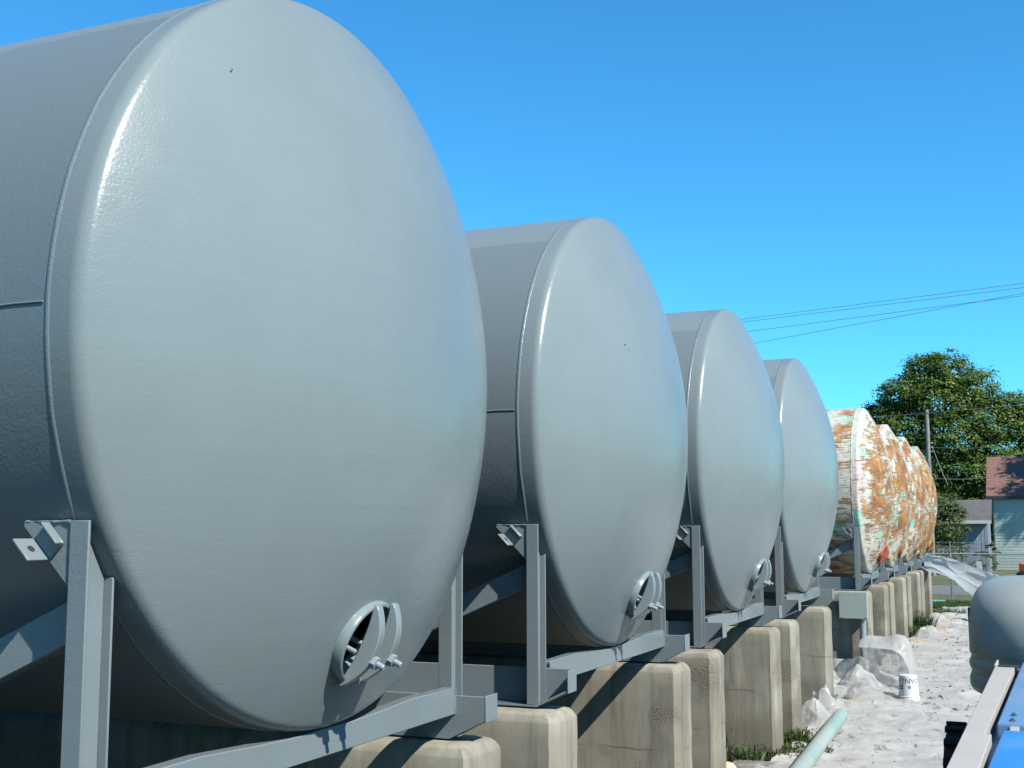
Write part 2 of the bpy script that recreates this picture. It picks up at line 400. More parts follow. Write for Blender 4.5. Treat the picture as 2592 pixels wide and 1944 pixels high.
# ================================================================== PIERS
HW = 1.327; XW = 0.245
def pier_mesh():
    mb = MB(); ch = .046; t = .19; L = -7.6
    def ring(z, ins, jit):
        pl = []
        X1 = XW-ins
        # -Y side long face then chamfered end
        n = 16
        for k in range(n+1): pl.append((L+(X1-ch-L)*k/n, -t+ins))
        pl += [(X1-ch*.62, -t+ins+ch*.42), (X1-ch*.05, -t+ins+ch*1.15), (X1, -t+ins+ch*1.35), (X1, 0), (X1, t-ins-ch*.5)]
        for k in range(n+1): pl.append((X1-ch+(L-(X1-ch))*k/n, t-ins))
        return [(p[0]+jit*noise.noise(Vector((p[0]*9, p[1]*9, z*7))), p[1]+jit*noise.noise(Vector((p[0]*9, p[1]*9, z*7+40))), z) for p in pl]
    zs = [(-.3, 0)]+[(.05+.08*k, 0) for k in range(15)]+[(HW-.062, 0), (HW-.05, .004), (HW-.022, .020), (HW-.006, .036), (HW, .052)]
    rings = [ring(z, ins, .006) for z, ins in zs]; n = len(rings[0])
    vs = [v for r in rings for v in r]; fs = []
    for j in range(len(rings)-1):
        for i in range(n): fs.append((j*n+i, j*n+(i+1) % n, (j+1)*n+(i+1) % n, (j+1)*n+i))
    fs.append(tuple(range((len(rings)-1)*n, len(rings)*n)))
    mb.add(vs, fs); return mb.mesh('concrete_pier', M['concrete'], 30)
pm = pier_mesh()
TY = {0: 0.0, 1: 3.821, 2: 7.747, 3: 11.606, 5: 18.740, 6: 22.57, 7: 26.36, 8: 30.1}
PY = [(0, -1, -1.14), (0, 1, 1.514), (1, -1, 2.669), (1, 1, 5.339), (2, -1, 6.498), (2, 1, 9.175), (3, -1, 10.357), (3, 1, 12.903), (5, -1, 17.615), (5, 1, 20.221), (6, -1, 21.344), (6, 1, 23.946), (7, -1, 25.107), (7, 1, 27.664), (8, -1, 28.823), (8, 1, 31.371)]
tname = {0: 'the nearest grey tank', 1: 'the second grey tank', 2: 'the third grey tank', 3: 'the last grey tank', 5: 'the first rusty tank', 6: 'the second rusty tank', 7: 'the third rusty tank', 8: 'the farthest rusty tank'}
for i, s, yr in PY:
    o = link('concrete_pier', pm, loc=(0, yr-.19, 0))
    lab = "stained concrete pier under the %s rail of %s" % ('near' if s < 0 else 'far', tname[i])
    if (i, s) == (5, -1): lab = "concrete pier behind the grey electrical box, under the first rusty tank"
    if (i, s) == (8, 1): lab = "last concrete pier of the row, next to the chain link fence"
    tag(o, lab, "concrete pier", "concrete piers carrying the row of tanks")

# ================================================================== TANKS
R = 1.525; ZC = 3.105; L0, RK, HD = .088, .066, .557; RD = 2.9666; LEN = 7.4
XC = HD-RD
def head_profile(rk=RK, nd=64):
    A = HD-L0; B = R-rk; Rd = (A*A+B*B-rk*rk)/(2*(A-rk)); xc = HD-Rd; ang = math.atan2(B, L0-xc)
    p = [(0, R), (L0*.5, R), (L0, R)]
    for k in range(1, 11): a = math.pi/2+(ang-math.pi/2)*k/10; p.append((L0+rk*math.cos(a), B+rk*math.sin(a)))
    for k in range(1, nd+1): a = ang*(1-k/nd); p.append((xc+Rd*math.cos(a), Rd*math.sin(a)))
    return p, Rd, xc
def smoothstep(a, b, x):
    t = min(1, max(0, (x-a)/(b-a))); return t*t*(3-2*t)
MWC = Vector((0, -.055, 1.942-ZC))       # manway centre (y,z), tank frame
MWA, MWB = .185, .160
def manway_frame():
    d = math.hypot(MWC.y, MWC.z); x = XC+math.sqrt(RD*RD-d*d)
    c = Vector((x, MWC.y, MWC.z)); n = (c-Vector((XC, 0, 0))).normalized()
    e1 = (Vector((0, 1, 0))-n*n.y).normalized(); e2 = n.cross(e1)
    if e2.z < 0: e2 = -e2
    return c, e1, e2, n
mc, e1, e2, mn = manway_frame()
def head_mesh(name, mat, rk=RK, dent=0.0, seed=0, hole=True):
    p, Rd, xc = head_profile(rk); seg = 200
    vs = []; idx = {}; fs = []
    n = len(p)-1
    for j in range(n):
        x, r = p[j]
        for k in range(seg):
            q = 2*math.pi*k/seg; v = Vector((x, r*math.cos(q), r*math.sin(q)))
            if dent and j > 1:
                d = dent*(noise.noise(v*2.2+Vector((seed, 0, 0)))+.5*noise.noise(v*5+Vector((seed, 9, 0))))
                v.x += d
            vs.append(v)
    vs.append(Vector((p[-1][0], 0, 0)))
    def rho(v):
        d = v-mc; return math.hypot(d.dot(e1)/MWA, d.dot(e2)/MWB)
    near = {}
    for i, v in enumerate(vs):
        if v.x > .05: near[i] = rho(v)
    quads = []
    for j in range(n-1):
        for k in range(seg):
            k2 = (k+1) % seg; quads.append((j*seg+k, j*seg+k2, (j+1)*seg+k2, (j+1)*seg+k))
    for k in range(seg): quads.append(((n-1)*seg+k, (n-1)*seg+(k+1) % seg, n*seg))
    if hole:
        keep = []; inside = lambda i: near.get(i, 9) < 1.0
        snap = set()
        for f in quads:
            c = sum(1 for i in f if inside(i))
            if c == 0: keep.append(f)
            elif c < len(f):
                keep.append(f); snap |= {i for i in f if inside(i)}
        for i in snap:
            d = vs[i]-mc; a = d.dot(e1); b = d.dot(e2); k = 1/max(near[i], .2)
            q = mc+e1*a*k+e2*b*k; q = Vector((xc, 0, 0))+(q-Vector((xc, 0, 0))).normalized()*Rd; vs[i] = q
        quads = keep
    mb = MB(); mb.add(vs, quads); me = mb.mesh(name, mat, 0)
    me.polygons.foreach_set('use_smooth', [True]*len(me.polygons))
    return me
def ell(r1, r2, off, seg=48):
    return [mc+e1*(r1*math.cos(2*math.pi*k/seg))+e2*(r2*math.sin(2*math.pi*k/seg))+mn*off for k in range(seg)]
def sag(a, b):  # height of the dish below the tangent plane
    return -(a*a+b*b)/(2*RD)
def manway_parts(parent, mats, ring_h=.024, tiltj=0.0):
    seg = 56
    ring = MB(); rings = []
    for (da, off) in ((-.002, -.10), (-.002, ring_h), (.001, ring_h+.004), (.011, ring_h+.004), (.015, ring_h), (.017, -.02)):
        L = []
        for k in range(seg):
            q = 2*math.pi*k/seg; a = (MWA+da)*math.cos(q); b = (MWB+da)*math.sin(q)
            # neck a bit taller at the lower left
            oo = off + (sag(a, b) if off < 0 else sag(a, b)*.8) + (.012*math.cos(q-math.pi*1.2) if off > 0 else 0)
            L.append(mc+e1*a+e2*b+mn*oo)
        rings.append(L)
    n = seg; vs = [v for r in rings for v in r]; fs = []
    m_ = len(rings)
    for j in range(m_):
        j2 = (j+1) % m_
        for k in range(n): fs.append((j*n+k, j*n+(k+1) % n, j2*n+(k+1) % n, j2*n+k))
    ring.add(vs, fs); mo = ring.build('manway', mats[0], parent, 50)
    cov = MB(); cen = mc-mn*.115; L1 = ell(MWA+.03, MWB+.03, -.19); L2 = ell(MWA*.75, MWB*.75, -.15); L3 = ell(MWA*.4, MWB*.4, -.125)
    vs = L1+L2+L3+[cen]; n = 48; fs = []
    for j in range(2):
        for k in range(n): fs.append((j*n+k, j*n+(k+1) % n, (j+1)*n+(k+1) % n, (j+1)*n+k))
    for k in range(n): fs.append((2*n+k, 2*n+(k+1) % n, 3*n))
    cov.add(vs, fs); cov.build('cover', mats[1], mo, 60)
    for sx_, lean, bow in ((-.062, .03, .074), (.070, .03, .078)):
        yk = MB(); N = 18; outer = []; inner = []
        for k in range(N+1):
            t = -1+2*k/N; b = t*(MWB+.012); w_ = 1-t*t
            sh = 1-abs(t)**2.2
            o_ = ring_h+.006+bow*sh; i_ = ring_h-.014+(bow-.052)*max(0, 1-abs(t)**2.2)
            outer.append((b, o_)); inner.append((b, min(i_, o_-.006)))
        poly = outer+inner[::-1]
        vs = []
        for s_ in (-.021, .021):
            for b, nn in poly: vs.append(mc+e1*(sx_+s_+lean*(b/MWB)*.8)+e2*b+mn*nn)
        n = len(poly); fs = [(i, i+n, (i+1) % n+n, (i+1) % n) for i in range(n)]
        for side in (0, n):
            for k in range(N): fs.append((side+k, side+k+1, side+2*N-k, side+2*N+1-k))
        yk.add(vs, fs); yk.build('yoke', mats[2], mo, 40, .004)
        c = mc+e1*(sx_)+e2*(-.035)
        bt = MB(); q = Matrix.Translation(c) @ mn.to_track_quat('Z', 'Y').to_matrix().to_4x4()
        z0 = ring_h+bow*.93
        b2 = MB(); b2.lathe([(0, z0-.004), (.027, z0-.004), (.027, z0+.030), (.010, z0+.031), (0, z0+.031)], 6); b2.lathe([(0, z0+.03), (.0125, z0+.031), (.0125, z0+.060), (.010, z0+.064), (0, z0+.064)], 14)
        b2.lathe([(0, -.13), (.011, -.13), (.011, z0), (0, z0)], 12)
        b2.xform(q); b2.build('bolt', mats[3], mo, 30)
    tb = MB(); q = Matrix.Translation(mc+e1*(.01)-e2*(MWB+.004)) @ Matrix((e1, e2, mn)).transposed().to_4x4()
    tb.box(-.05, .06, -.008, .012, -.005, .036); tb.xform(q); tb.build('clip', mats[2], mo, 30, .003)
    return mo
def make_tank(name, mats, hm, label, group, grey=True):
    t = empty(name, (0, 0, ZC)); tag(t, label, "storage tank", group)
    link('front_head', hm, t)
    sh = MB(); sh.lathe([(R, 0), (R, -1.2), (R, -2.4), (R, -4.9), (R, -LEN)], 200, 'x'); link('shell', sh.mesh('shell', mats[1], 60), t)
    rh = MB(); p, _, _ = head_profile(nd=14); rh.lathe([(r, -LEN-x) for x, r in p], 64, 'x'); link('rear_head', rh.mesh('rear_head', mats[0], 60), t)
    ws = MB(); prof = []
    for k in range(8): q = 2*math.pi*k/8; prof.append((R-.0005+.0042*math.sin(q), .004+.011*math.cos(q)))
    ws.lathe(prof, 200, 'x', closed=True)
    ws2 = [tuple(Vector(v)+Vector((1, 0, 0))*.0025*noise.noise(Vector(v)*14)) for v in ws.v]; ws.v = ws2
    ws.build('weld_seam', mats[2], t, 60)
    ls = MB(); a = math.pi-.006
    pts = [(-.012-.12*k, (R+.001)*math.cos(a), (R+.001)*math.sin(a)+.004*noise.noise(Vector((k*.7, 0, 0)))) for k in range(21)]
    ls.tube(pts, .0048, 8); ls.build('weld_seam', mats[2], t, 60)
    manway_parts(t, mats[3])
    return t
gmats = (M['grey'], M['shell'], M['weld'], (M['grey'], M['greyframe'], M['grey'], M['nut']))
hg = head_mesh('front_head', M['grey'])
tank0 = make_tank('storage_tank', gmats, hg, "nearest freshly painted grey tank, cut off by the left edge of the photo", "freshly painted grey tanks")
for i, lab in ((1, "second grey tank from the left, between the nearest tank and the third one"), (2, "third grey tank from the left, with a small dark scuff on its head"), (3, "last and farthest grey tank, standing before the gap ahead of the rusty tanks")):
    c = copy_tree(tank0); c.location = (0, TY[i], ZC); c['label'] = lab
# chips and scuffs in the paint
def on_head(y, z, d=.0015):
    x = XC+math.sqrt(RD*RD-y*y-z*z); n = (Vector((x, y, z))-Vector((XC, 0, 0))).normalized(); return Vector((x, y, z))+n*d, n
def chip(parent, y, z, r, sx=1, sz=1):
    mb = MB(); p, n = on_head(y, z); q = Matrix.Translation(p) @ n.to_track_quat('Z', 'Y').to_matrix().to_4x4()
    pts = [(r*sx*math.cos(a)*(.6+.5*random.random()), r*sz*math.sin(a)*(.6+.5*random.random()), 0) for a in [2*math.pi*k/9 for k in range(9)]]
    mb.add(pts+[(0, 0, .002)], [(k, (k+1) % 9, 9) for k in range(9)]); mb.xform(q); mb.build('paint_chip', M['dark'], parent, 0)
kids = [o for o in bpy.data.objects if o.name.startswith('storage_tank')]
kids.sort(key=lambda o: o.location.y)
chip(kids[0], -.93, .95, .006); chip(kids[1], -.70, .50, .008); chip(kids[1], -.66, .47, .005); chip(kids[2], .62, -.55, .026, .5, .4); chip(kids[2], .66, -.42, .012, .3, 1.8)

def rusty(i, key, label, seed, mw):
    ms = (M[key], M[key], M[key], (M[mw],)*4)
    hm = head_mesh('front_head', M[key], .04, .016, seed)
    t = make_tank('rusty_tank', ms, hm, label, "unpainted rusty tanks"); t.location = (0, TY[i], ZC); return t
rusty(5, 'rust_a', "first rusty tank after the grey ones, white and mint paint flaking in streaks", 1.7, 'rust_red')
rusty(6, 'rust_b', "second rusty tank from the grey ones, broad orange rust patch at its top", 8.1, 'rust_b')
rusty(7, 'rust_c', "third rusty tank from the grey ones, squeezed between two other rusty tanks", 15.3, 'rust_c')
rusty(8, 'rust_d', "farthest rusty tank, last of the row in front of the trees", 23.9, 'rust_d')

# ================================================================== CRADLES
GF = M['greyframe']
def make_cradle():
    t = empty('steel_cradle')
    z0, z1 = 1.337, 1.556
    for s in (-1, 1):
        yw = s*1.262; yo = s*1.385
        ya, yb = sorted((yw, yw-s*.010)); fa, fb = sorted((yw, yo))
        mb = MB()
        mb.prism([(-7.0, z0), (.065, z0), (.262, z0+.098), (.262, z1), (-7.0, z1)], 'y', ya, yb)          # web with tapered snout
        mb.prism([(-7.0, z0), (.065, z0), (.262, z0+.098), (.262, z0+.110), (.061, z0+.012), (-7.0, z0+.012)], 'y', fa, fb)   # bent lower flange
        rl = mb.build('rail', GF, t, 30, .003)
        cp = MB(); cp.box(.2635, .272, *sorted((yw-s*.012, s*1.392)), z0+.090, z1+.004); cp.build('end_plate', GF, rl, 30, .003)
    sd = MB()
    prof = [(-1.245, 1.595), (-.80, 1.600), (-.50, 1.584), (-.25, 1.574), (.25, 1.574), (.50, 1.584), (.80, 1.600), (1.245, 1.595)]
    sd.prism([(-1.245, 1.462)]+prof+[(1.245, 1.462)], 'x', .035, .100)
    for yk in (-1.245, 1.245): pass
    sd.build('saddle', GF, t, 30, .004)
    sd2 = MB(); sd2.prism([(-1.245, 1.462)]+prof+[(1.245, 1.462)], 'x', -6.5, -6.43); sd2.build('saddle', GF, t, 30, .004)
    for s in (-1, 1):
        p = MB(); y0 = s*1.382
        a, b = sorted((y0, y0-s*.011)); p.box(0, .078, a, b, z0+.013, 2.425)                                   # outer flange
        wa, wb = sorted((y0-s*.0115, y0-s*.118))
        # web, cut to the curve of the tank
        poly = [(wa, z0+.013), (wb, z0+.013)]
        ytop = abs(y0)-.118
        def arc(yy): return ZC-math.sqrt(max(0, (R+.006)**2-yy*yy))
        cut = []
        for k in range(6):
            yy = ytop+(.118-.012)*k/5; cut.append((yy, min(2.425, arc(yy))))
        if s < 0: poly = [(-abs(y0)+.0115, z0+.013), (-ytop, z0+.013)]+[(-yy, zz) for yy, zz in cut]
        else: poly = [(ytop, z0+.013), (abs(y0)-.0115, z0+.013)]+[(yy, zz) for yy, zz in cut[::-1]]
        p.prism(poly, 'x', .034, .043)
        a, b = sorted((y0-s*.1185, y0-s*.128)); p.box(0, .078, a, b, z0+.013, cut[0][1])
        po = p.build('post', GF, t, 30, .003)
        g = MB(); ga, gb = sorted((s*1.372, s*1.352))
        g.prism([(-.0015, 2.205), (-.0015, 2.42), (-.205, 2.42), (-.205, 2.405)], 'y', ga, gb); g.build('gusset', GF, po, 30, .003)
        def bead(a_, b_, r_=.0055, par=po):
            a_, b_ = Vector(a_), Vector(b_); n_ = max(6, int((b_-a_).length/.012)); P_ = []
            for k in range(n_+1): P_.append(a_.lerp(b_, k/n_)+Vector((random.uniform(-1, 1), random.uniform(-1, 1), random.uniform(-1, 1)))*.0011)
            wb_ = MB(); wb_.tube(P_, [r_*random.uniform(.8, 1.25) for _ in P_], 6); wb_.build('weld_bead', M['weld'], par, 60)
        yg = s*1.3725
        bead((-.002, yg, 2.21), (-.002, yg, 2.42)); bead((-.004, s*1.374, 2.421), (-.20, s*1.366, 2.421), .006); bead((.1, s*1.249, 1.465), (.1, s*1.249, 1.592), .0055, t)
        lg = MB(); d = Vector((.707, -.707)); nrm = Vector((.707, .707)); o = Vector((-.09, 2.358))
        def P2(al, ac): q = o+d*al+nrm*ac; return (q.x, q.y)
        yp = s*1.3735
        wy = sorted((yp, yp+s*.010)); lg.prism([P2(-.048, -.042), P2(.048, -.042), P2(.048, .042), P2(-.048, .042)], 'y', *wy)
        fy = sorted((yp+s*.0105, yp+s*.098)); lg.prism([P2(-.048, -.042), P2(.048, -.042), P2(.048, -.033), P2(-.048, -.033)], 'y', *fy)
        fy = sorted((yp+s*.0105, yp+s*.036)); lg.prism([P2(-.048, .033), P2(.048, .033), P2(.048, .042), P2(-.048, .042)], 'y', *fy)
        lo = lg.build('lug', GF, po, 30, .003)
        hq = o+nrm*(-.0325); hb = MB(); hb.lathe([(0, 0), (.013, 0), (.013, .0012), (0, .0012)], 16)
        q = Matrix.Translation(Vector((hq.x, yp+s*.055, hq.y))) @ Vector((.707, 0, .707)).to_track_quat('Z', 'Y').to_matrix().to_4x4()
        hb.xform(q); hb.build('bolt_hole', M['dark'], lo, 30)
        br = MB(); ba, bb = sorted((s*1.275, s*1.263))
        br.prism([(-.04, 2.185), (-.04, 2.045), (-1.15, 1.56), (-1.45, 1.56)], 'y', ba, bb)
        fa, fb = sorted((s*1.2625, s*1.20)); br.prism([(-.04, 2.057), (-.04, 2.045), (-1.15, 1.56), (-1.18, 1.56)], 'y', fa, fb)
        br.build('brace', GF, t, 30, .003)
    return t
cr = make_cradle()
for n, (i, y) in enumerate(TY.items()):
    o = cr if n == 0 else copy_tree(cr)
    o.location = (0, y, 0)
    tag(o, "grey steel cradle frame with posts and saddle beam under %s" % tname[i], "steel cradle", "steel cradles under the tanks")

# ================================================================== ELECTRICAL BOX
eb = empty('electrical_box', (0, 17.0, 0)); tag(eb, "pale grey green electrical box on a conduit in front of a concrete pier", "electrical box")
b = MB(); b.box(-.235, .222, .014, .17, .882, 1.318); b.build('enclosure', M['boxgrey'], eb, 30, .006)
b = MB(); b.box(-.24, .227, -.002, .0135, .876, 1.324); d = b.build('door', M['boxgrey'], eb, 30, .005)
for sx_ in (-.20, .19):
    b = MB(); b.box(sx_-.008, sx_+.008, -.008, -.0025, .884, .898); b.build('latch', M['dark'], d, 30)
b = MB(); b.box(-.045, .02, -.004, -.0025, 1.292, 1.302); b.build('name_tag', M['ceramic'], d, 30)
b = MB(); b.tube([(.135, .085, .882), (.135, .085, .5), (.132, .085, .02)], .054, 20); b.build('conduit', M['conduit'], eb, 40)

# ================================================================== BUCKET
bk = empty('plastic_bucket', (1.16, 13.6, .012)); tag(bk, "white plastic bucket standing upside down on the sheeting", "bucket")
b = MB(); b.lathe([(0, .0), (.150, .0), (.150, .045), (.141, .048), (.139, .055), (.146, .058), (.146, .066), (.137, .07), (.122, .345), (.116, .352), (0, .352)], 40); b.build('body', M['bucketw'], bk, 30)
def rad(z): return .137+(.122-.137)*(z-.07)/(.275)
def wrap_text(body, size, ang0, zmid, mat, name):
    fc = bpy.data.curves.new('t', 'FONT'); fc.body = body; fc.size = size; fc.align_x = 'CENTER'; fc.align_y = 'CENTER'; fc.extrude = 0
    fo = bpy.data.objects.new('t', fc); COL.objects.link(fo)
    dg = bpy.context.evaluated_depsgraph_get(); me = bpy.data.meshes.new_from_object(fo.evaluated_get(dg)); bpy.data.objects.remove(fo)
    bm = bmesh.new(); bm.from_mesh(me); bmesh.ops.subdivide_edges(bm, edges=bm.edges, cuts=1)
    for v in bm.verts:
        u_, w_ = v.co.x, v.co.y
        zz = zmid+w_; r = rad(zz)+.0015; a = ang0+u_/r
        v.co = Vector((r*math.cos(a), r*math.sin(a), zz))
    bm.to_mesh(me); bm.free(); me.name = name; me.materials.clear(); me.materials.append(mat); return link(name, me, bk)
wrap_text("IKYNVO", .095, R_(-90), .275, M['ink'], 'printed_lettering')
def wrap_patch(a0, a1, z0, z1, mat, name):
    mb = MB(); n = 8; vs = []
    for k in range(n+1):
        a = a0+(a1-a0)*k/n
        for z in (z0, z1): r = rad(z)+.0012; vs.append((r*math.cos(a), r*math.sin(a), z))
    mb.add(vs, [(2*k, 2*k+2, 2*k+3, 2*k+1) for k in range(n)]); return mb.build(name, mat, bk, 60)
wrap_patch(R_(-88), R_(-70), .175, .215, M['inkgrey'], 'printed_panel')
wrap_patch(R_(-150), R_(-118), .165, .182, M['ink'], 'printed_panel'); wrap_patch(R_(-150), R_(-118), .19, .225, M['inkgrey'], 'printed_panel')

# ================================================================== PIPES, SCRAPS
p = MB(); A = Vector((.56, 11.28, .097)); B = Vector((.775, 5.0, .097)); N = 10
p.lathe([(.084, 0), (.084, (B-A).length), (.077, (B-A).length), (.077, 0)], 28, 'z', closed=True)
p.xform(Matrix.Translation(A) @ (B-A).to_track_quat('Z', 'Y').to_matrix().to_4x4())
tag(p.build('plastic_pipe', M['mint'], None, 40), "thick mint green pipe lying on the sheeting in the foreground", "pipe")
p = MB(); A = Vector((-1.6, 37.2, .055)); B = Vector((.2, 37.35, .055)); p.tube([A, A.lerp(B, .5), B], .055, 14); tag(p.build('plastic_pipe', M['aqua'], None, 40), "small turquoise pipe lying in the grass by the fence", "pipe")
p = MB()
for k in range(1): p.lathe([(0, 0), (.085, .0), (.105, .03), (.10, .085), (.07, .115), (0, .12)], 14)
p.v = [tuple(Vector(v)*(1+.18*noise.noise(Vector(v)*8))) for v in p.v]
o = p.build('foam_lump', M['stone'], None, 60, loc=(-.02, 7.62, .0)); tag(o, "pale yellow lump lying at the foot of a concrete pier", "foam lump")
def board(loc, rz, L, W, H, lab, tilt=0):
    mb = MB(); mb.box(-L/2, L/2, -W/2, W/2, 0, H); o = mb.build('wood_board', M['wood'], None, 30, .004, loc); o.rotation_euler = (tilt, 0, rz); tag(o, lab, "wood board", "scrap boards by the piers")
board((.78, 24.0, .03), R_(62), .62, .20, .045, "orange brown board lying at the edge of the sheeting near the rusty tanks", R_(12))
board((.52, 22.8, .03), R_(35), .40, .12, .04, "short yellowish board lying in weeds beside a pier of the rusty tanks")
board((.62, 26.4, .05), R_(20), .55, .12, .04, "dark orange board half covered by folded sheeting at the far piers")
board((.75, 28.3, .10), R_(75), .35, .14, .04, "farthest scrap board, tucked under a white fold of plastic")
board((.33, 12.6, .06), R_(25), .45, .14, .04, "board partly under the crumpled clear plastic by the electrical box")

# crumpled film -------------------------------------------------------
def crm(p0, p1, p2, p3, t):
    return .5*((2*p1)+(-p0+p2)*t+(2*p0-5*p1+4*p2-p3)*t*t+(-p0+3*p1-3*p2+p3)*t*t*t)
def spline(pts, n):
    pts = [Vector(p) for p in pts]; out = []; m_ = len(pts)-1
    for k in range(n+1):
        u_ = m_*k/n; i = min(int(u_), m_-1); t = u_-i
        out.append(crm(pts[max(i-1, 0)], pts[i], pts[i+1], pts[min(i+2, m_)], t))
    return out
def cloth(rows, nu, nv, amp, freq, seed, name, mat, label, cat, smooth=60, group=None, minz=.015):
    R1 = [spline(r, nu) for r in rows]; vs = []
    cols = [spline([r[i] for r in R1], nv) for i in range(nu+1)]
    for j in range(nv+1):
        for i in range(nu+1):
            v = cols[i][j].copy(); k = freq
            a = max(0, ridge(i/nu*k*1.5+seed, j/nv*k*.8, seed))**2; c = noise.noise(Vector((i/nu*k, j/nv*k, seed+5)))
            e = 1.0
            v += Vector((noise.noise(v*freq*.8+Vector((seed, 0, 3)))*.5, (a-.3+.7*c)*1.0, noise.noise(v*freq+Vector((0, seed, 7)))*.7))*amp*e
            v.z = max(v.z, minz); vs.append(v)
    mb = MB(); mb.add(vs, [(j*(nu+1)+i, j*(nu+1)+i+1, (j+1)*(nu+1)+i+1, (j+1)*(nu+1)+i) for j in range(nv) for i in range(nu)])
    o = mb.build(name, mat, None, smooth); tag(o, label, cat, group); return o
G_ = "loose pieces of plastic film"
cloth([[(-.05, 31.0, 1.70), (.30, 30.8, 1.69), (.72, 30.4, 1.62), (1.2, 29.6, 1.49), (1.75, 28.7, 1.33), (2.35, 27.9, 1.17), (2.8, 27.3, 1.02)],
       [(-.05, 31.0, 1.55), (.30, 30.75, 1.53), (.74, 30.3, 1.44), (1.2, 29.5, 1.29), (1.72, 28.6, 1.10), (2.3, 27.8, .92), (2.8, 27.2, .76)],
       [(-.05, 31.05, 1.40), (.32, 30.8, 1.37), (.76, 30.3, 1.26), (1.16, 29.6, 1.08), (1.62, 28.7, .87), (2.15, 27.9, .67), (2.7, 27.3, .50)],
       [(-.05, 31.1, 1.26), (.35, 30.9, 1.20), (.76, 30.5, 1.08), (1.08, 29.9, .88), (1.45, 29.0, .63), (1.95, 28.2, .40), (2.5, 27.5, .22)]],
      110, 50, .050, 3.4, 2.3, 'plastic_film', M['filmblue'], "large bluish plastic film blowing in the wind off the farthest rusty tank", "plastic film", 80, G_)
# bag-like film by the box: lip, rim, back wall
cloth([[(.352, 14.30, .615), (.45, 14.22, .66), (.60, 14.20, .665), (.78, 14.20, .655), (.94, 14.22, .62), (1.05, 14.25, .50), (1.12, 14.25, .28), (1.15, 14.2, .04)],
       [(.365, 14.40, .645), (.45, 14.42, .77), (.58, 14.45, .80), (.76, 14.5, .765), (.94, 14.5, .825), (1.10, 14.5, .75), (1.17, 14.5, .45), (1.20, 14.45, .04)],
       [(.40, 14.60, .640), (.47, 14.75, .73), (.60, 14.85, .76), (.78, 14.9, .74), (.94, 14.9, .77), (1.07, 14.9, .68), (1.12, 14.8, .42), (1.16, 14.7, .04)],
       [(.42, 14.75, .50), (.50, 14.95, .52), (.62, 15.0, .52), (.80, 15.05, .50), (.94, 15.05, .48), (1.03, 15.0, .40), (1.08, 14.9, .25), (1.12, 14.8, .03)],
       [(.40, 14.80, .33), (.50, 14.95, .30), (.62, 14.9, .26), (.80, 14.8, .22), (.94, 14.75, .18), (1.0, 14.7, .14), (1.05, 14.7, .08), (1.10, 14.7, .02)]],
      70, 44, .028, 5.0, 11.1, 'plastic_film', M['film'], "clear plastic film puffed up like a bag beside the upside down bucket", "plastic film", 45, G_)
def facet_fn(seed, nu, nv):
    rg = random.Random(seed); H = {}; J = {}
    for i in range(-1, nu+2):
        for j in range(-1, nv+2): H[i, j] = rg.random()
    def fn(u_, v_):
        u_ += .35/nu*noise.noise(Vector((u_*3.1, v_*3.1, seed))); v_ += .35/nv*noise.noise(Vector((u_*3.1, v_*3.1, seed+7)))
        a, b = u_*nu, v_*nv; i, j = math.floor(a), math.floor(b); i = min(max(i, -1), nu); j = min(max(j, -1), nv); a -= i; b -= j
        if (i*7+j*13+seed) % 2:
            if a+b < 1: return H[i, j]+a*(H[i+1, j]-H[i, j])+b*(H[i, j+1]-H[i, j])
            return H[i+1, j+1]+(1-a)*(H[i, j+1]-H[i+1, j+1])+(1-b)*(H[i+1, j]-H[i+1, j+1])
        if a > b: return H[i, j]+a*(H[i+1, j]-H[i, j])+b*(H[i+1, j+1]-H[i+1, j])
        return H[i, j]+b*(H[i, j+1]-H[i, j])+a*(H[i+1, j+1]-H[i, j+1])
    return fn
def heap(x0, x1, y0, y1, hmax, seed, label, n=64, cells=5, peak=(.5, .5), share=.55):
    vs = []; nx_ = n; ny_ = int(n*(y1-y0)/(x1-x0)); ny_ = max(24, min(120, ny_)); cv = max(3, int(cells*.9*(y1-y0)/(x1-x0)))
    f1 = facet_fn(int(seed), cells, cv); f2 = facet_fn(int(seed)+1, cells*3, cv*3); f3 = facet_fn(int(seed)+2, cells*2, cv*2)
    for j in range(ny_+1):
        for i in range(nx_+1):
            u_ = i/nx_; v_ = j/ny_; x = x0+(x1-x0)*u_; y = y0+(y1-y0)*v_
            eu = 1-abs((u_-peak[0])/(peak[0] if u_ < peak[0] else 1-peak[0])); ev = 1-abs((v_-peak[1])/(peak[1] if v_ < peak[1] else 1-peak[1]))
            env = smoothstep(0, .8, eu)*smoothstep(0, .9, ev)
            c = f1(u_, v_); d = f2(u_, v_)-.5; e = f3(u_, v_)-.5
            h = hmax*env**.8*((1-share)+share*c*1.5)+hmax*.16*d*env**.5+.25*hmax*e*env
            y += -.22*hmax*(c-.3)*env*2; x += .10*e*env
            vs.append((x, y, .02+max(0, h)))
    mb = MB(); mb.add(vs, [(j*(nx_+1)+i, j*(nx_+1)+i+1, (j+1)*(nx_+1)+i+1, (j+1)*(nx_+1)+i) for j in range(ny_) for i in range(nx_)])
    o = mb.build('plastic_film', M['film'], None, 18); tag(o, label, "plastic film", G_)
heap(-.40, 1.10, 12.95, 15.3, .34, 3, "low crumpled heap of clear plastic film in front of the electrical box", 110, 6, (.40, .70), .8)
heap(-.10, .72, 11.75, 12.9, .20, 21, "small bunched clear plastic at the foot of the pier left of the bucket", 60, 4, (.5, .5), .7)
heap(.0, .68, 10.5, 12.0, .36, 31, "folded piece of clear plastic behind the mint green pipe", 64, 4, (.38, .6), .7)
heap(-.10, .75, 7.3, 8.35, .09, 41, "flat scrap of plastic film near the pale yellow lump", 50, 5, (.5, .5), .7)
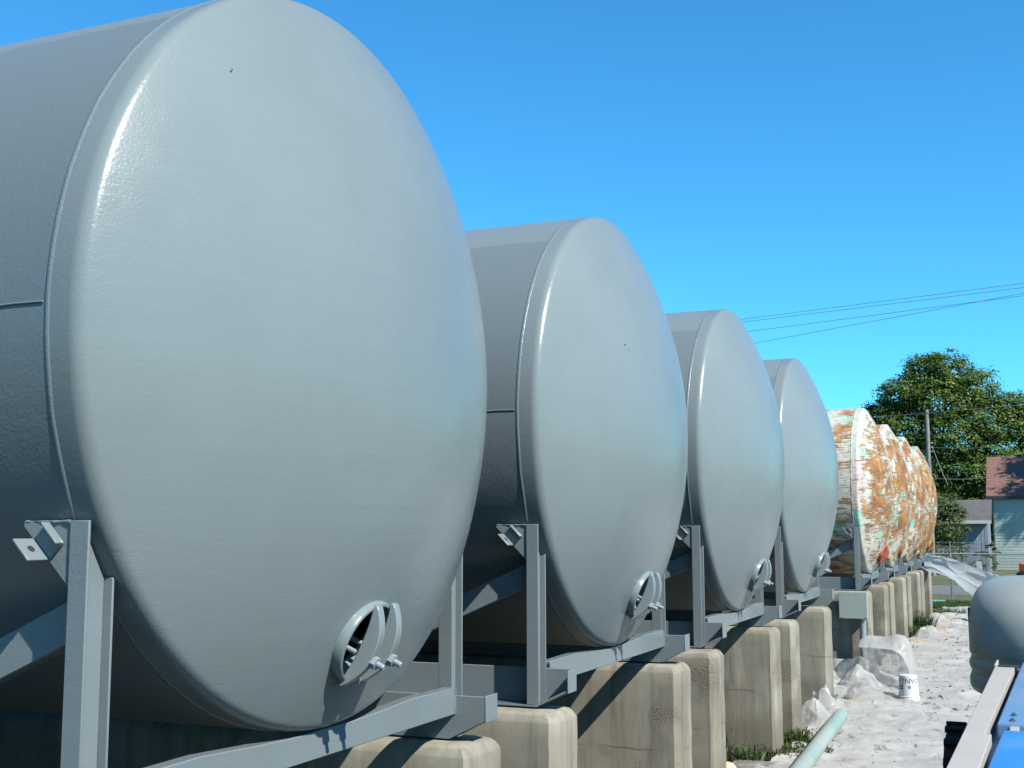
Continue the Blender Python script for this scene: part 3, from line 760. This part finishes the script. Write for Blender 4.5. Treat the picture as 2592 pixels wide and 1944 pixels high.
heap(.30, 1.0, 23.4, 25.0, .22, 51, "white plastic scrap bunched over boards by the rusty tank piers", 44, 3, (.4, .5), .5)
heap(.25, 1.0, 26.6, 28.6, .28, 61, "rounded white plastic bundle by the farthest piers", 44, 3, (.4, .5), .4)
heap(.70, 2.1, 25.4, 26.8, .16, 71, "long white ridge of plastic on the sheeting past the bucket", 48, 4, (.5, .5), .5)

# ================================================================== LIFT
lf = empty('boom_lift', (2.6, 5.2, 0)); tag(lf, "blue boom lift with grey hood, beige rail and black tyre at the lower right", "boom lift")
def lbox(mb, x0, x1, y0, y1, z0, z1): mb.box(x0-2.6, x1-2.6, y0-5.2, y1-5.2, z0, z1)
def lprism(mb, pl, z0, z1): mb.prism([(x-2.6, y-5.2) for x, y in pl], 'z', z0, z1)
# hood
hz = [(1.205, -0.085), (1.218, -0.045), (1.24, -0.014), (1.27, -0.0004), (1.315, 0.0), (1.335, -0.0043), (1.352, -0.0122), (1.368, -0.0156), (1.384, -0.0113), (1.402, -0.0022), (1.428, 0.0), (1.446, -0.0043), (1.462, -0.0139), (1.478, -0.0165), (1.495, -0.0104), (1.51, -0.0043), (1.6, -0.008), (1.72, -0.012), (1.8, -0.018), (1.85, -0.026), (1.9, -0.044), (1.945, -0.072), (1.98, -0.108), (2.005, -0.15), (2.025, -0.205), (2.042, -0.29), (2.052, -0.4), (2.056, -0.52)]
hx0, hx1, hy0, hy1 = 2.372, 3.75, 4.60, 6.35
def rrect(x0, x1, y0, y1, r, n=8):
    out = []
    for cx, cy, a0 in ((x1-r, y0+r, -90), (x1-r, y1-r, 0), (x0+r, y1-r, 90), (x0+r, y0+r, 180)):
        for k in range(n+1): a = R_(a0+90*k/n); out.append((cx+r*math.cos(a), cy+r*math.sin(a)))
    return out
mb = MB(); rings = []
for z, ins in hz:
    i = -ins
    q_ = max(0, (z-1.58)/(2.0565-1.58)); yf = .62*(1-math.sqrt(max(0, 1-q_*q_)))
    rings.append([(x-2.6, y-5.2, z) for x, y in rrect(hx0+i, hx1-i, hy0+max(i, yf), hy1-i, max(.05, .60-.35*i))])
n = len(rings[0]); fs = []
for j in range(len(rings)-1):
    for k in range(n): fs.append((j*n+k, j*n+(k+1) % n, (j+1)*n+(k+1) % n, (j+1)*n+k))
fs += [tuple(range(n))[::-1], tuple((len(rings)-1)*n+k for k in range(n))]
mb.add([v for r in rings for v in r], fs); hood = mb.build('hood', M['hood'], lf, 50)
mb = MB(); lbox(mb, 2.368, 2.384, 5.42, 5.52, 1.56, 1.80); mb.build('hinge', M['dark'], hood, 30, .003)
mb = MB(); lbox(mb, 2.374, 2.378, 5.30, 5.32, 1.56, 1.80); mb.build('seam', M['dark'], hood, 30)
bc = MB(); bc.lathe([(0, 2.05), (.085, 2.05), (.085, 2.066), (.062, 2.07), (0, 2.07)], 24, c=(.205, .30, .0)); bc = bc.build('beacon', M['dark'], lf, 30)
mb = MB(); mb.lathe([(0, 2.07), (.060, 2.07), (.066, 2.078), (.066, 2.128), (.058, 2.138), (.03, 2.145), (0, 2.147)], 24, c=(.205, .30, 0)); mb.build('lens', M['amber'], bc, 30)
# boom: inner (vivid) and outer (faded) box sections with a collar gap
bm_ = MB(); lprism(bm_, [(2.555, -1.5), (2.90, -1.5), (3.0, 1.565), (2.672, 1.565)], 1.20, 1.497); inn = bm_.build('inner_boom', M['blue'], lf, 30, .010)
bm_ = MB(); lprism(bm_, [(2.643, 1.726), (3.03, 1.726), (3.13, 4.57), (2.738, 4.57)], 1.16, 1.50); out = bm_.build('outer_boom', M['bluefade'], lf, 30, .010)
for bx, by in ((2.711, 1.82), (2.715, 2.0)):
    q = MB(); q.lathe([(0, 1.5005), (.014, 1.5005), (.014, 1.508), (.008, 1.509), (.008, 1.515), (0, 1.515)], 6, c=(bx-2.6, by-5.2, 0)); q.build('bolt', M['steel'], out, 30)
q = MB(); lbox(q, 2.70, 2.74, 1.568, 1.723, 1.38, 1.492); q.build('wear_pad', M['beige'], inn, 30, .003)
q = MB(); lbox(q, 2.68, 2.98, 1.566, 1.725, 1.22, 1.40); q.build('collar', M['dark'], inn, 30)
q = MB(); lprism(q, [(2.80, 4.572), (3.3, 4.572), (3.3, 4.596), (2.80, 4.596)], .9, 1.40); q.build('turret_plate', M['dark'], lf, 30)
# rail
rl = MB()
lprism(rl, [(2.450, -1.5), (2.553, -1.5), (2.631, 1.40), (2.603, 1.40), (2.694, 4.19), (2.574, 4.19)], 1.445, 1.50)
rail = rl.build('rail', M['beige'], lf, 30, .004)
q = MB(); lprism(q, [(2.572, 4.19), (2.586, 4.19), (2.592, 4.50), (2.580, 4.50)], 1.45, 1.515); q.build('tab', M['beige'], rail, 30, .003)
q = MB(); lbox(q, 2.592, 2.71, 4.23, 4.29, 1.43, 1.504); q.build('cross_bar', M['dark'], rail, 30, .003)
q = MB(); lprism(q, [(2.50, -1.5), (2.56, -1.5), (2.735, 4.4), (2.61, 4.4)], 1.30, 1.405); q.build('side_plate', M['bluefade'], lf, 30, .005)
ch = MB(); lbox(ch, 2.62, 3.6, 3.2, 7.2, .62, 1.12); ch.build('chassis', M['dark'], lf, 30, .02)
def wheel(x, y, side):
    wl = MB(); Rr = .575; wd = .27
    prof = [(.30, -wd/2+.03), (.36, -wd/2), (.51, -wd/2+.005), (.555, -wd/2+.025), (.573, -wd/2+.05)]
    prof += [(r, -h) for r, h in prof[::-1]]
    wl.lathe(prof, 48, 'x', (x-2.6, y-5.2, Rr)); 
    nb = 22
    for k in range(nb):
        a = 2*math.pi*k/nb
        for s_ in (-1, 1):
            q2 = MB(); q2.box(.005 if s_ > 0 else -.125, .125 if s_ > 0 else -.005, -.026, .026, .565, .592)
            q2.xform(Matrix.Translation((x-2.6, y-5.2, Rr)) @ Matrix.Rotation(a+(.07 if s_ > 0 else -.07), 4, 'X')); wl.add(q2.v, q2.f)
    wh = wl.build('wheel', M['rubber'], lf, 40)
    rm = MB(); rm.lathe([(0, -.06), (.18, -.06), (.20, -.10), (.30, -.105), (.305, .105), (.20, .10), (.18, .06), (0, .06)], 32, 'x', (x-2.6, y-5.2, Rr)); rm.build('rim', M['bluefade'], wh, 40)
wheel(2.40, 3.95, -1); wheel(3.70, 3.95, 1); wheel(2.60, 6.7, -1); wheel(3.70, 6.7, 1)
wk = MB(); wk.box(-.16, 1.0, -1.28, -1.20, .53, .62); wk.build('axle', M['dark'], lf, 30)

# ================================================================== FENCE
FY = 37.9
fe = empty('chain_link_fence', (0, FY, 0)); tag(fe, "galvanised chain link fence with barbed wire along the far end of the yard", "fence")
cm = MB(); H0, H1 = .06, 1.54; X0, X1 = -7.0, 9.0; pitch = .105; r = .0058
def strip(a, b, r):
    d = (Vector(b)-Vector(a)).normalized(); u_ = Vector((0, 1, 0)); v_ = d.cross(u_).normalized(); u_ = u_*r; v_ = v_*r
    vs = []
    for p_ in (Vector(a), Vector(b)):
        for k in range(3): q = 2*math.pi*k/3; vs.append(p_+u_*math.cos(q)+v_*math.sin(q))
    cm.add(vs, [(0, 1, 4, 3), (1, 2, 5, 4), (2, 0, 3, 5)])
hh = H1-H0; k = X0-hh
while k < X1:
    for sgn in (1, -1):
        a0, a1 = (k, k+hh) if sgn > 0 else (k+hh, k)
        za, zb = H0, H1
        lo, hi = max(min(a0, a1), X0), min(max(a0, a1), X1)
        if hi > lo:
            f = lambda x: za+(x-a0)/(a1-a0)*(zb-za)
            strip((lo, .003*sgn, f(lo)), (hi, .003*sgn, f(hi)), r)
    k += pitch
cm.build('chain_mesh', M['mesh'], fe, 0)
for px in (-5.6, -2.6, .385, 3.4, 6.4):
    q = MB(); q.tube([(px, .035, -.1), (px, .035, 1.0), (px, .035, 1.60)], .032, 12); po = q.build('post', M['galv'], fe, 40)
    q = MB(); q.tube([(px, .035, 1.59), (px, .035, 1.68), (px, -.02, 1.98)], .016, 8); q.build('barb_arm', M['galv'], po, 40)
q = MB(); q.tube([(X0, .035, 1.575), (0, .035, 1.575), (X1, .035, 1.585)], .023, 10); q.build('top_rail', M['galv'], fe, 40)
for kk in range(3):
    q = MB(); q.tube([(X0+.5*j, .035-.02*kk, 1.70+.12*kk+.012*math.sin(j)) for j in range(33)], .006, 5)
    for j in range(60):
        x = X0+.26*j; z = 1.70+.12*kk
        q.tube([(x-.02, .035-.02*kk-.02, z-.03), (x+.02, .035-.02*kk+.02, z+.03)], .004, 4)
    q.build('barbed_wire', M['galv'], fe, 0)

# ================================================================== UTILITY POLE, WIRES
up_ = empty('utility_pole', (-1.855, 62, 0)); tag(up_, "weathered wooden utility pole standing in front of the large tree", "utility pole")
q = MB(); q.tube([(0, 0, -.2), (0, 0, 4), (.0, 0, 8.62)], [.125, .115, .10], 14); q.build('shaft', M['polewood'], up_, 40)
for z in (6.85, 6.62, 6.40):
    q = MB(); q.lathe([(0, -.04), (.035, -.04), (.05, 0), (.035, .04), (0, .04)], 10, 'x', (.20, -.02, z)); q.tube([(.08, 0, z), (.2, -.02, z)], .015, 6); q.build('insulator', M['ceramic'], up_, 40)
q = MB(); q.tube([(.22, -.02, 6.6), (.6, -.5, 5.5), (.95, -1.0, 4.6)], .014, 5); q.build('guy_wire', M['galv'], up_, 0)
def wire(a, b, sag_, r, lab, grp="overhead power lines"):
    pts = []
    for k in range(41):
        t = k/40; p_ = Vector(a).lerp(Vector(b), t); p_.z -= sag_*4*t*(1-t); pts.append(p_)
    mb = MB(); mb.tube(pts, r, 5); o = mb.build('power_line', M['wire'], None, 0); tag(o, lab, "power line", grp)
def ext(x0, z0, x1, z1, ya, xa=-32, xb=24):
    s_ = (z1-z0)/(x1-x0); return (xa, ya, z0+s_*(xa-x0)), (xb, ya, z0+s_*(xb-x0))
for (x0, z0, x1, z1, yy, lab) in ((-11.0, 13.77, 3.17, 14.58, 60, "topmost overhead power line crossing the sky on the right"), (-11.0, 13.66, 3.15, 14.42, 60.3, "thin power line running just below the topmost one"), (-10.8, 13.165, 3.145, 14.06, 60.6, "third power line down, crossed by the steepest one"), (-10.43, 12.554, 3.154, 14.24, 60.9, "lowest and steepest of the power lines in the sky")):
    a, b_ = ext(x0, z0, x1, z1, yy); wire(a, b_, 0.0, .0125, lab)
a, b_ = ext(-4.54, 8.40, 2.88, 8.74, 61.9); wire(a, b_, .1, .018, "power line passing over the top of the utility pole, in front of the tree")
wire((-1.75, 61.9, 6.62), (1.3, 63.5, 6.66), .05, .010, "thin service line leaving the pole insulators", "overhead power lines")
wire((-1.75, 61.95, 5.02), (1.1, 72.3, 5.45), .10, .014, "pale service line from the pole to the house roof", "overhead power lines")

# ================================================================== HOUSE AND SHED
hs_ = empty('house', (.88, 72, 0)); tag(hs_, "teal sided house with a red brown shingle roof at the right edge", "house")
q = MB(); HWd = 11.5; Hh = 4.34; nb = 26
prof = []
for k in range(nb):
    z = Hh*k/nb; prof += [(-.010, z), (0.0, z+Hh/nb-.012)]
prof += [(0, Hh)]
vs = []; 
for x in (0.06, HWd): vs += [(x, y, z) for y, z in prof]
n = len(prof); q.add(vs, [(i, i+n, i+n+1, i+1) for i in range(n-1)])
q.box(.06, HWd, .02, 8.0, 0, Hh)
q.prism([(0.02, Hh), (8.0, Hh), (4.0, Hh+2.3)], 'x', .06, HWd)
wl = q.build('wall', M['siding'], hs_, 0)
q = MB(); q.box(-.02, .0585, -.03, .10, 0, Hh-.02); q.build('corner_trim', M['sidingtrim'], wl, 30)
q = MB(); ov = .30; sl_ = 2.3/4.0
def slab(y0, z0, y1, z1, t):
    q.prism([(y0, z0), (y1, z1), (y1, z1+t), (y0, z0+t)], 'x', -.30, HWd+.3)
slab(-ov, Hh-ov*sl_+.01, 3.999, Hh+2.3+.01, .12); slab(8+ov, Hh-ov*sl_+.01, 4.001, Hh+2.3+.01, .12)
# shingle courses
for k in range(14):
    y = -ov+.31*k; z = Hh+y*sl_+.132; q.prism([(y, z), (y+.34, z+.34*sl_), (y+.34, z+.34*sl_+.008), (y, z+.022)], 'x', -.31, HWd+.3)
q.build('roof', M['shingle'], hs_, 0)
q = MB(); q.box(-.30, HWd+.3, -ov-.02, -ov-.001, Hh-ov*sl_-.06, Hh-ov*sl_+.11); q.build('fascia', M['dark'], hs_, 30)
q = MB(); q.box(2.9, 4.1, -.06, .0, 1.2, 2.6); wn = q.build('window', M['white'], hs_, 30, .01)
q = MB(); q.box(3.0, 4.0, -.07, -.0605, 1.3, 2.5); q.build('pane', M['dark'], wn, 30)

sh = empty('shed', (-5.0, 66, 0)); tag(sh, "low pale blue shed with a grey roof behind the bush, left of the house", "shed")
q = MB(); q.box(0, 5.75, 0, 4.4, 0, 2.72)
for k in range(30): q.box(.2*k-.012+.0, .2*k+.012, -.012, -.0005, 0, 2.70)
q.build('wall', M['shedwall'], sh, 30)
q = MB(); q.prism([(-.45, 2.72), (2.2, 3.90), (4.8, 2.72), (4.8, 2.82), (2.2, 4.01), (-.45, 2.83)], 'x', -.3, 5.95); q.build('roof', M['shedroof'], sh, 30)
q = MB(); q.box(-.3, 5.95, -.48, -.455, 2.66, 2.84); q.build('fascia', M['white'], sh, 30)
q = MB(); q.box(3.6, 5.2, -.03, -.013, 0, 2.1); d = q.build('door', M['shedwall'], sh, 30, .01)
q = MB(); q.box(4.38, 4.41, -.04, -.031, 0, 2.1); q.build('door_gap', M['dark'], d, 30)
q = MB(); q.box(3.95, 4.35, -.10, -.013, 2.25, 2.40); q.build('light_fitting', M['ceramic'], sh, 30, .02)
# white curved slab and scraps in the yard
q = MB(); pts = []
for k in range(13):
    t = k/12; pts.append((.22*t**1.7*1.3, -.0, 1.15*(1-t)+.02))
q2 = []
for k, (x, y, z) in enumerate(pts): q2 += [(x-.09, -.02, z), (x+.10, -.02, z), (x+.10, .05, z), (x-.09, .05, z)]
fs = [(0, 1, 2, 3), (48, 51, 50, 49)]
for k in range(12):
    for j in range(4): fs.append((4*k+j, 4*k+(j+1) % 4, 4*k+4+(j+1) % 4, 4*k+4+j))
q.add(q2, fs); o = q.build('curved_slide', M['white'], None, 40, .01, (1.0, 44.3, 0)); tag(o, "white curved slab standing in the grass beyond the fence", "curved slab")
q = MB(); q.lathe([(0, 0), (.28, .0), (.32, .06), (.22, .16), (0, .2)], 10); q.v = [tuple(Vector(v)*(1+.3*noise.noise(Vector(v)*5))) for v in q.v]
o = q.build('white_scrap', M['white'], None, 40, 0, (.1, 57.0, 0)); tag(o, "small white scrap lying in the dry grass beyond the road", "scrap")

# ================================================================== TREES AND PLANTS
def leaf_mesh(name, pts, dirs, size, tone, mat, aspect=.62, rng=None):
    n = len(pts); rng = rng or np.random.default_rng(1)
    nrm = dirs+rng.normal(0, .38, (n, 3)); nrm /= np.linalg.norm(nrm, axis=1)[:, None]
    a = rng.normal(0, 1, (n, 3)); t = np.cross(nrm, a); t /= np.linalg.norm(t, axis=1)[:, None]; b = np.cross(nrm, t)
    s = (size*rng.uniform(.6, 1.4, n))[:, None]
    # diamond/leaf shaped: 4 corners
    q = np.stack([pts-t*s, pts-b*s*aspect+t*s*.1, pts+t*s, pts+b*s*aspect+t*s*.1], 1).reshape(-1, 3)
    me = bpy.data.meshes.new(name); me.vertices.add(4*n); me.loops.add(4*n); me.polygons.add(n)
    me.vertices.foreach_set('co', q.ravel()); me.loops.foreach_set('vertex_index', np.arange(4*n))
    me.polygons.foreach_set('loop_start', np.arange(0, 4*n, 4)); me.polygons.foreach_set('loop_total', np.full(n, 4))
    at = me.attributes.new('leaf_tone', 'FLOAT', 'FACE'); at.data.foreach_set('value', tone.astype(np.float32))
    me.update(); me.validate(); me.materials.append(mat); return me
def crown_points(lobes, per, rng, clump=.16):
    P_ = []; D_ = []; T_ = []
    for (c, r, dens) in lobes:
        c = np.array(c); r = np.array(r)
        # sprays: twig clusters on and inside the lobe surface
        n = int(per*dens); k = max(8, n//34)
        d = rng.normal(0, 1, (k, 3)); d /= np.linalg.norm(d, axis=1)[:, None]
        rad_ = rng.uniform(.62, 1.05, k)**.7
        cc = c+d*r*rad_[:, None]
        ct = rng.uniform(0, 1, k)
        for i in range(k):
            m_ = 34; sp = rng.uniform(.5, 1.3)
            pts = cc[i]+rng.normal(0, 1, (m_, 3))*np.array([clump, clump, clump*.55])*sp*r.mean()
            P_.append(pts); dd = d[i]*.8+np.array([0, 0, .75]); D_.append(np.repeat(dd[None], m_, 0)); T_.append(np.clip(ct[i]*.62+rng.uniform(0, .38, m_), 0, 1))
    return np.concatenate(P_), np.concatenate(D_), np.concatenate(T_)
def make_tree(name, loc, lobes, per, leaf, size, label, trunk_h, trunk_r, seed, grp=None, cat="tree", clump=.13):
    rng = np.random.default_rng(seed); t = empty(name, loc); tag(t, label, cat, grp)
    P_, D_, T_ = crown_points(lobes, per, rng, clump)
    link('crown', leaf_mesh('crown', P_, D_, size, T_, leaf, rng=rng), t)
    q = MB(); q.tube([(0, 0, -.2), (.05, 0, trunk_h*.5), (-.05, .1, trunk_h), (0, 0, trunk_h*1.5)], [trunk_r, trunk_r*.8, trunk_r*.65, trunk_r*.3], 12)
    for (c, r, dens) in lobes:
        c = Vector(c); a = Vector((0, 0, trunk_h*random.uniform(.8, 1.25))); mid = a.lerp(c, .5)+Vector((0, 0, -.3)); q.tube([a, mid, c], [trunk_r*.4, trunk_r*.25, trunk_r*.08], 7)
    q.build('trunk', M['bark'], t, 60); return t
# big maple behind the pole
big = [((-.6, 0, 12.6), (1.7, 2.2, 1.7), 1), ((.9, -.3, 12.9), (1.6, 2.2, 1.6), 1), ((-2.3, -.5, 11.3), (1.6, 2.3, 1.3), .9), ((2.4, 0, 11.6), (1.9, 2.4, 1.5), 1), ((.4, -1.2, 10.8), (2.4, 2.4, 1.8), 1.3),
       ((-3.7, -.2, 9.9), (1.6, 2.2, 1.1), .8), ((-4.9, .3, 8.6), (1.5, 2.0, .8), .7), ((-2.2, -1.2, 8.8), (2.2, 2.2, 1.5), 1.1), ((1.0, -1.8, 8.2), (2.5, 2.3, 1.8), 1.4), ((3.8, -.8, 9.3), (2.2, 2.4, 1.8), 1.2), ((5.2, .2, 10.1), (1.5, 2.2, 1.2), .8),
       ((-3.7, -.5, 7.0), (1.8, 2.2, 1.3), 1), ((-1.2, -1.8, 6.0), (2.4, 2.2, 1.6), 1.3), ((2.2, -1.9, 5.6), (2.5, 2.2, 1.6), 1.3), ((4.7, -1.0, 6.8), (2.4, 2.4, 2.0), 1.2), ((-3.6, -.8, 4.4), (2.0, 2.2, 1.5), 1), ((.5, -2.0, 3.6), (3.0, 2.2, 1.3), 1.2), ((6.6, 0, 8.2), (1.6, 2, 1.8), .9)]
big = [((c[0]*1.03, c[1], c[2]*1.06+.25), r, d) for c, r, d in big]+[((1.5, 1.5, 4.2), (3.2, 2, 2.2), 1.3), ((4.5, 1.8, 3.2), (3.0, 2, 2.4), 1.2), ((-2.2, 1.5, 4.8), (2.6, 2, 2.4), 1.2), ((7.6, .5, 10.2), (1.9, 2, 1.7), 1), ((5.0, -.5, 4.6), (2.6, 2.2, 1.8), 1.1)]
make_tree('maple_tree', (-3.15, 89, 0), big, 5600, M['leaf'], .10, "tall broad green maple tree behind the utility pole", 4.0, .42, 5, "trees behind the yard", clump=.15)
make_tree('maple_tree', (6.5, 97, 0), [((0, 0, 9.5), (2.6, 2.5, 2.2), 1.2), ((-1.4, -1, 7.2), (2.4, 2.2, 2.2), 1.2), ((1.8, -.5, 7.6), (2.4, 2.2, 2.2), 1), ((0, -1, 5), (3, 2.4, 2), 1.2), ((-1.8, -.8, 10.0), (1.4, 1.6, 1.4), .7)], 5200, M['leaf'], .10, "second tree rising behind the house roof at the right edge", 4, .35, 9, "trees behind the yard")
make_tree('maple_tree', (.5, 112, 0), [((-5, 0, 4.5), (3.4, 2, 3.2), 1.2), ((-1.5, 0, 5.5), (3.4, 2, 3.6), 1.2), ((2.0, 0, 5.5), (3.4, 2, 3.6), 1.2), ((5.5, 0, 5.0), (3.4, 2, 3.4), 1.2)], 3600, M['leaf'], .15, "dense tree mass farther back, seen through gaps of the tall maple", 2.5, .3, 29, "trees behind the yard", clump=.17)
make_tree('leafy_bush', (-1.95, 64.5, 0), [((.1, 0, 3.6), (1.1, 1.0, 1.0), .9), ((-.6, 0, 4.7), (.9, .9, .7), .6), ((.6, -.3, 2.5), (1.2, 1.0, 1.0), 1), ((-.6, -.2, 2.3), (1.1, 1.0, 1.0), .9), ((.2, -.4, 1.2), (1.5, 1.0, .9), 1.1), ((1.0, 0, 3.2), (.8, .8, .5), .4), ((-.4, .3, 5.4), (.6, .6, .6), .3)], 3600, M['leaf2'], .058, "dense yellow green bush under the pole, in front of the shed", 1.5, .10, 13, None, "bush", .15)
make_tree('shade_tree', (11.7, 71.3, 0), [((.6, -2.4, 13.3), (3.0, 1.3, .9), 1.2), ((0, 0, 13.2), (3.2, 1.5, 1.6), 1.3), ((2.0, 0, 12.3), (3, 1.4, 1.3), 1.2), ((-1.0, .2, 12.6), (2.0, 1.3, 1.2), 1.1), ((.5, .3, 15), (2.4, 1.8, 1.6), 1)], 3400, M['leaf'], .12, "tree beside the house whose shadow falls on the red brown roof", 6, .35, 17, "trees behind the yard")
make_tree('dark_shrub', (.55, 71.2, 0), [((0, 0, .5), (.45, .5, .5), .6), ((-.25, -.1, .3), (.4, .4, .32), .5)], 700, M['leaf2'], .07, "small dark shrub at the left corner of the teal house", .3, .03, 19, None, "shrub")
make_tree('dark_shrub', (.55, 65.3, 0), [((0, 0, .6), (.6, .5, .6), .6), ((.35, 0, 1.1), (.4, .4, .5), .4)], 600, M['leaf2'], .09, "small shrub growing against the pale blue shed wall", .4, .03, 23, None, "shrub")

def weed(loc, n, h, spread, mat, label, seed, name='weed', cat='weed', leaf=.03):
    rng = random.Random(seed); vs = []; fs = []; tones = []
    for k in range(n):
        a = rng.uniform(0, 6.28); r0 = spread*rng.random()**.7; bx, by = r0*math.cos(a), r0*math.sin(a)
        H = h*rng.uniform(.35, 1.0); lx, ly = rng.gauss(0, .35)*H, rng.gauss(0, .35)*H
        tn = rng.random()
        # blade
        w_ = rng.uniform(.004, .010); ang = rng.uniform(0, 6.28); cx, cy = w_*math.cos(ang), w_*math.sin(ang); b0 = len(vs)
        vs += [(bx-cx, by-cy, 0), (bx+cx, by+cy, 0), (bx+lx*.45-cx, by+ly*.45-cy, H*.62), (bx+lx*.45+cx, by+ly*.45+cy, H*.62), (bx+lx, by+ly, H)]
        fs += [(b0, b0+1, b0+3, b0+2), (b0+2, b0+3, b0+4)]; tones += [tn, tn]
        for q_ in range(rng.randint(1, 4)):
            t = rng.uniform(.25, 1); px, py, pz = bx+lx*t, by+ly*t, H*t; s_ = leaf*rng.uniform(.5, 1.3); a2 = rng.uniform(0, 6.28)
            dx, dy, dz = math.cos(a2)*s_, math.sin(a2)*s_, rng.uniform(-.2, .6)*s_; b0 = len(vs)
            vs += [(px, py, pz), (px+dx*.5-dy*.35, py+dy*.5+dx*.35, pz+dz*.6), (px+dx, py+dy, pz+dz), (px+dx*.5+dy*.35, py+dy*.5-dx*.35, pz+dz*.6)]; fs.append((b0, b0+1, b0+2, b0+3)); tones.append(min(1, max(0, tn+rng.uniform(-.3, .3))))
    me = bpy.data.meshes.new(name); me.from_pydata(vs, [], fs); at = me.attributes.new('leaf_tone', 'FLOAT', 'FACE'); at.data.foreach_set('value', tones); me.materials.append(mat)
    o = link(name, me, None, 0, loc); tag(o, label, cat, "weeds growing at the foot of the piers"); return o
weed((.28, 9.62, 0), 260, .19, .26, M['weed'], "bright green weed clump between two piers behind the mint green pipe", 1)
weed((.42, 9.0, 0), 340, .11, .36, M['weed'], "low yellow green weeds in front of a pier beside the mint green pipe", 2)
weed((.0, 8.45, 0), 120, .17, .30, M['weeddark'], "dark straggly weeds at the foot of a pier, next to the pale yellow lump", 3, leaf=.035)
weed((-.30, 8.35, 0), 60, .34, .22, M['weeddark'], "few dark tall weed stems against the pier face left of the lump", 4, leaf=.03)
weed((.22, 12.35, 0), 130, .22, .16, M['weed'], "small green weed showing behind the folded plastic", 5)
weed((.30, 12.75, 0), 120, .18, .20, M['weed'], "green weeds beside the small bunched plastic at a pier foot", 6)
weed((.20, 17.0, 0), 60, .30, .10, M['weed'], "thin weed growing at the base of the conduit", 7)
weed((.42, 24.3, 0), 150, .28, .22, M['weed'], "weeds beside the orange brown board at the rusty tank piers", 8, leaf=.05)
weed((.35, 26.3, 0), 220, .46, .28, M['weed'], "taller weeds between the far piers of the rusty tanks", 9, leaf=.06)
weed((.55, 31.9, 0), 260, .20, .55, M['weed'], "low weeds around the foot of the last pier", 10, leaf=.05)
# crumbs of soil and twigs scattered on the sheeting
def crumbs():
    rng = random.Random(91); mb = MB(); n = 0
    while n < 1500:
        x = rng.uniform(.35, 3.4); y = rng.uniform(7.2, 34.0)
        if noise.noise(Vector((x*1.1, y*.45, 3.7)))+.25*noise.noise(Vector((x*4, y*3, 1))) < .12 and rng.random() > .12: continue
        r = rng.uniform(.004, .013) if rng.random() < .85 else rng.uniform(.012, .026); z = sheet_h(x, y); a = rng.uniform(0, 3.14)
        L = r*rng.uniform(1, 3.2); cx, cy = math.cos(a), math.sin(a)
        mb.add([(x-cx*L, y-cy*L, z), (x+cy*r, y-cx*r, z), (x+cx*L, y+cy*L, z), (x-cy*r, y+cx*r, z), (x, y, z+r*.9)], [(0, 1, 4), (1, 2, 4), (2, 3, 4), (3, 0, 4)]); n += 1
    o = mb.build('soil_crumbs', M['soil'], None, 0); tag(o, "dark soil crumbs and twigs scattered over the white sheeting", "soil crumbs", kind='stuff')
M['soil'] = simple('soil_crumb', (.13, .10, .065), .95, .3, 20, 0)
crumbs()
# lawn strip before the fence
def lawn():
    rng = random.Random(44); vs = []; fs = []; tn = []
    for k in range(16000):
        x = rng.uniform(-2.0, 4.0); y = rng.uniform(34.9, 38.1); h = rng.uniform(.04, .13); w_ = .012; a = rng.uniform(0, 6.28); b0 = len(vs); lx, ly = rng.gauss(0, .04), rng.gauss(0, .04)
        cx, cy = w_*math.cos(a), w_*math.sin(a); vs += [(x-cx, y-cy, -.02), (x+cx, y+cy, -.02), (x+lx, y+ly, h)]; fs.append((b0, b0+1, b0+2)); tn.append(min(1, max(0, rng.gauss(.5, .2))))
    me = bpy.data.meshes.new('grass_strip'); me.from_pydata(vs, [], fs); at = me.attributes.new('leaf_tone', 'FLOAT', 'FACE'); at.data.foreach_set('value', tn); me.materials.append(M['weed'])
    o = link('grass_strip', me); tag(o, "short green grass strip in front of the chain link fence", "grass", kind='stuff')
lawn()
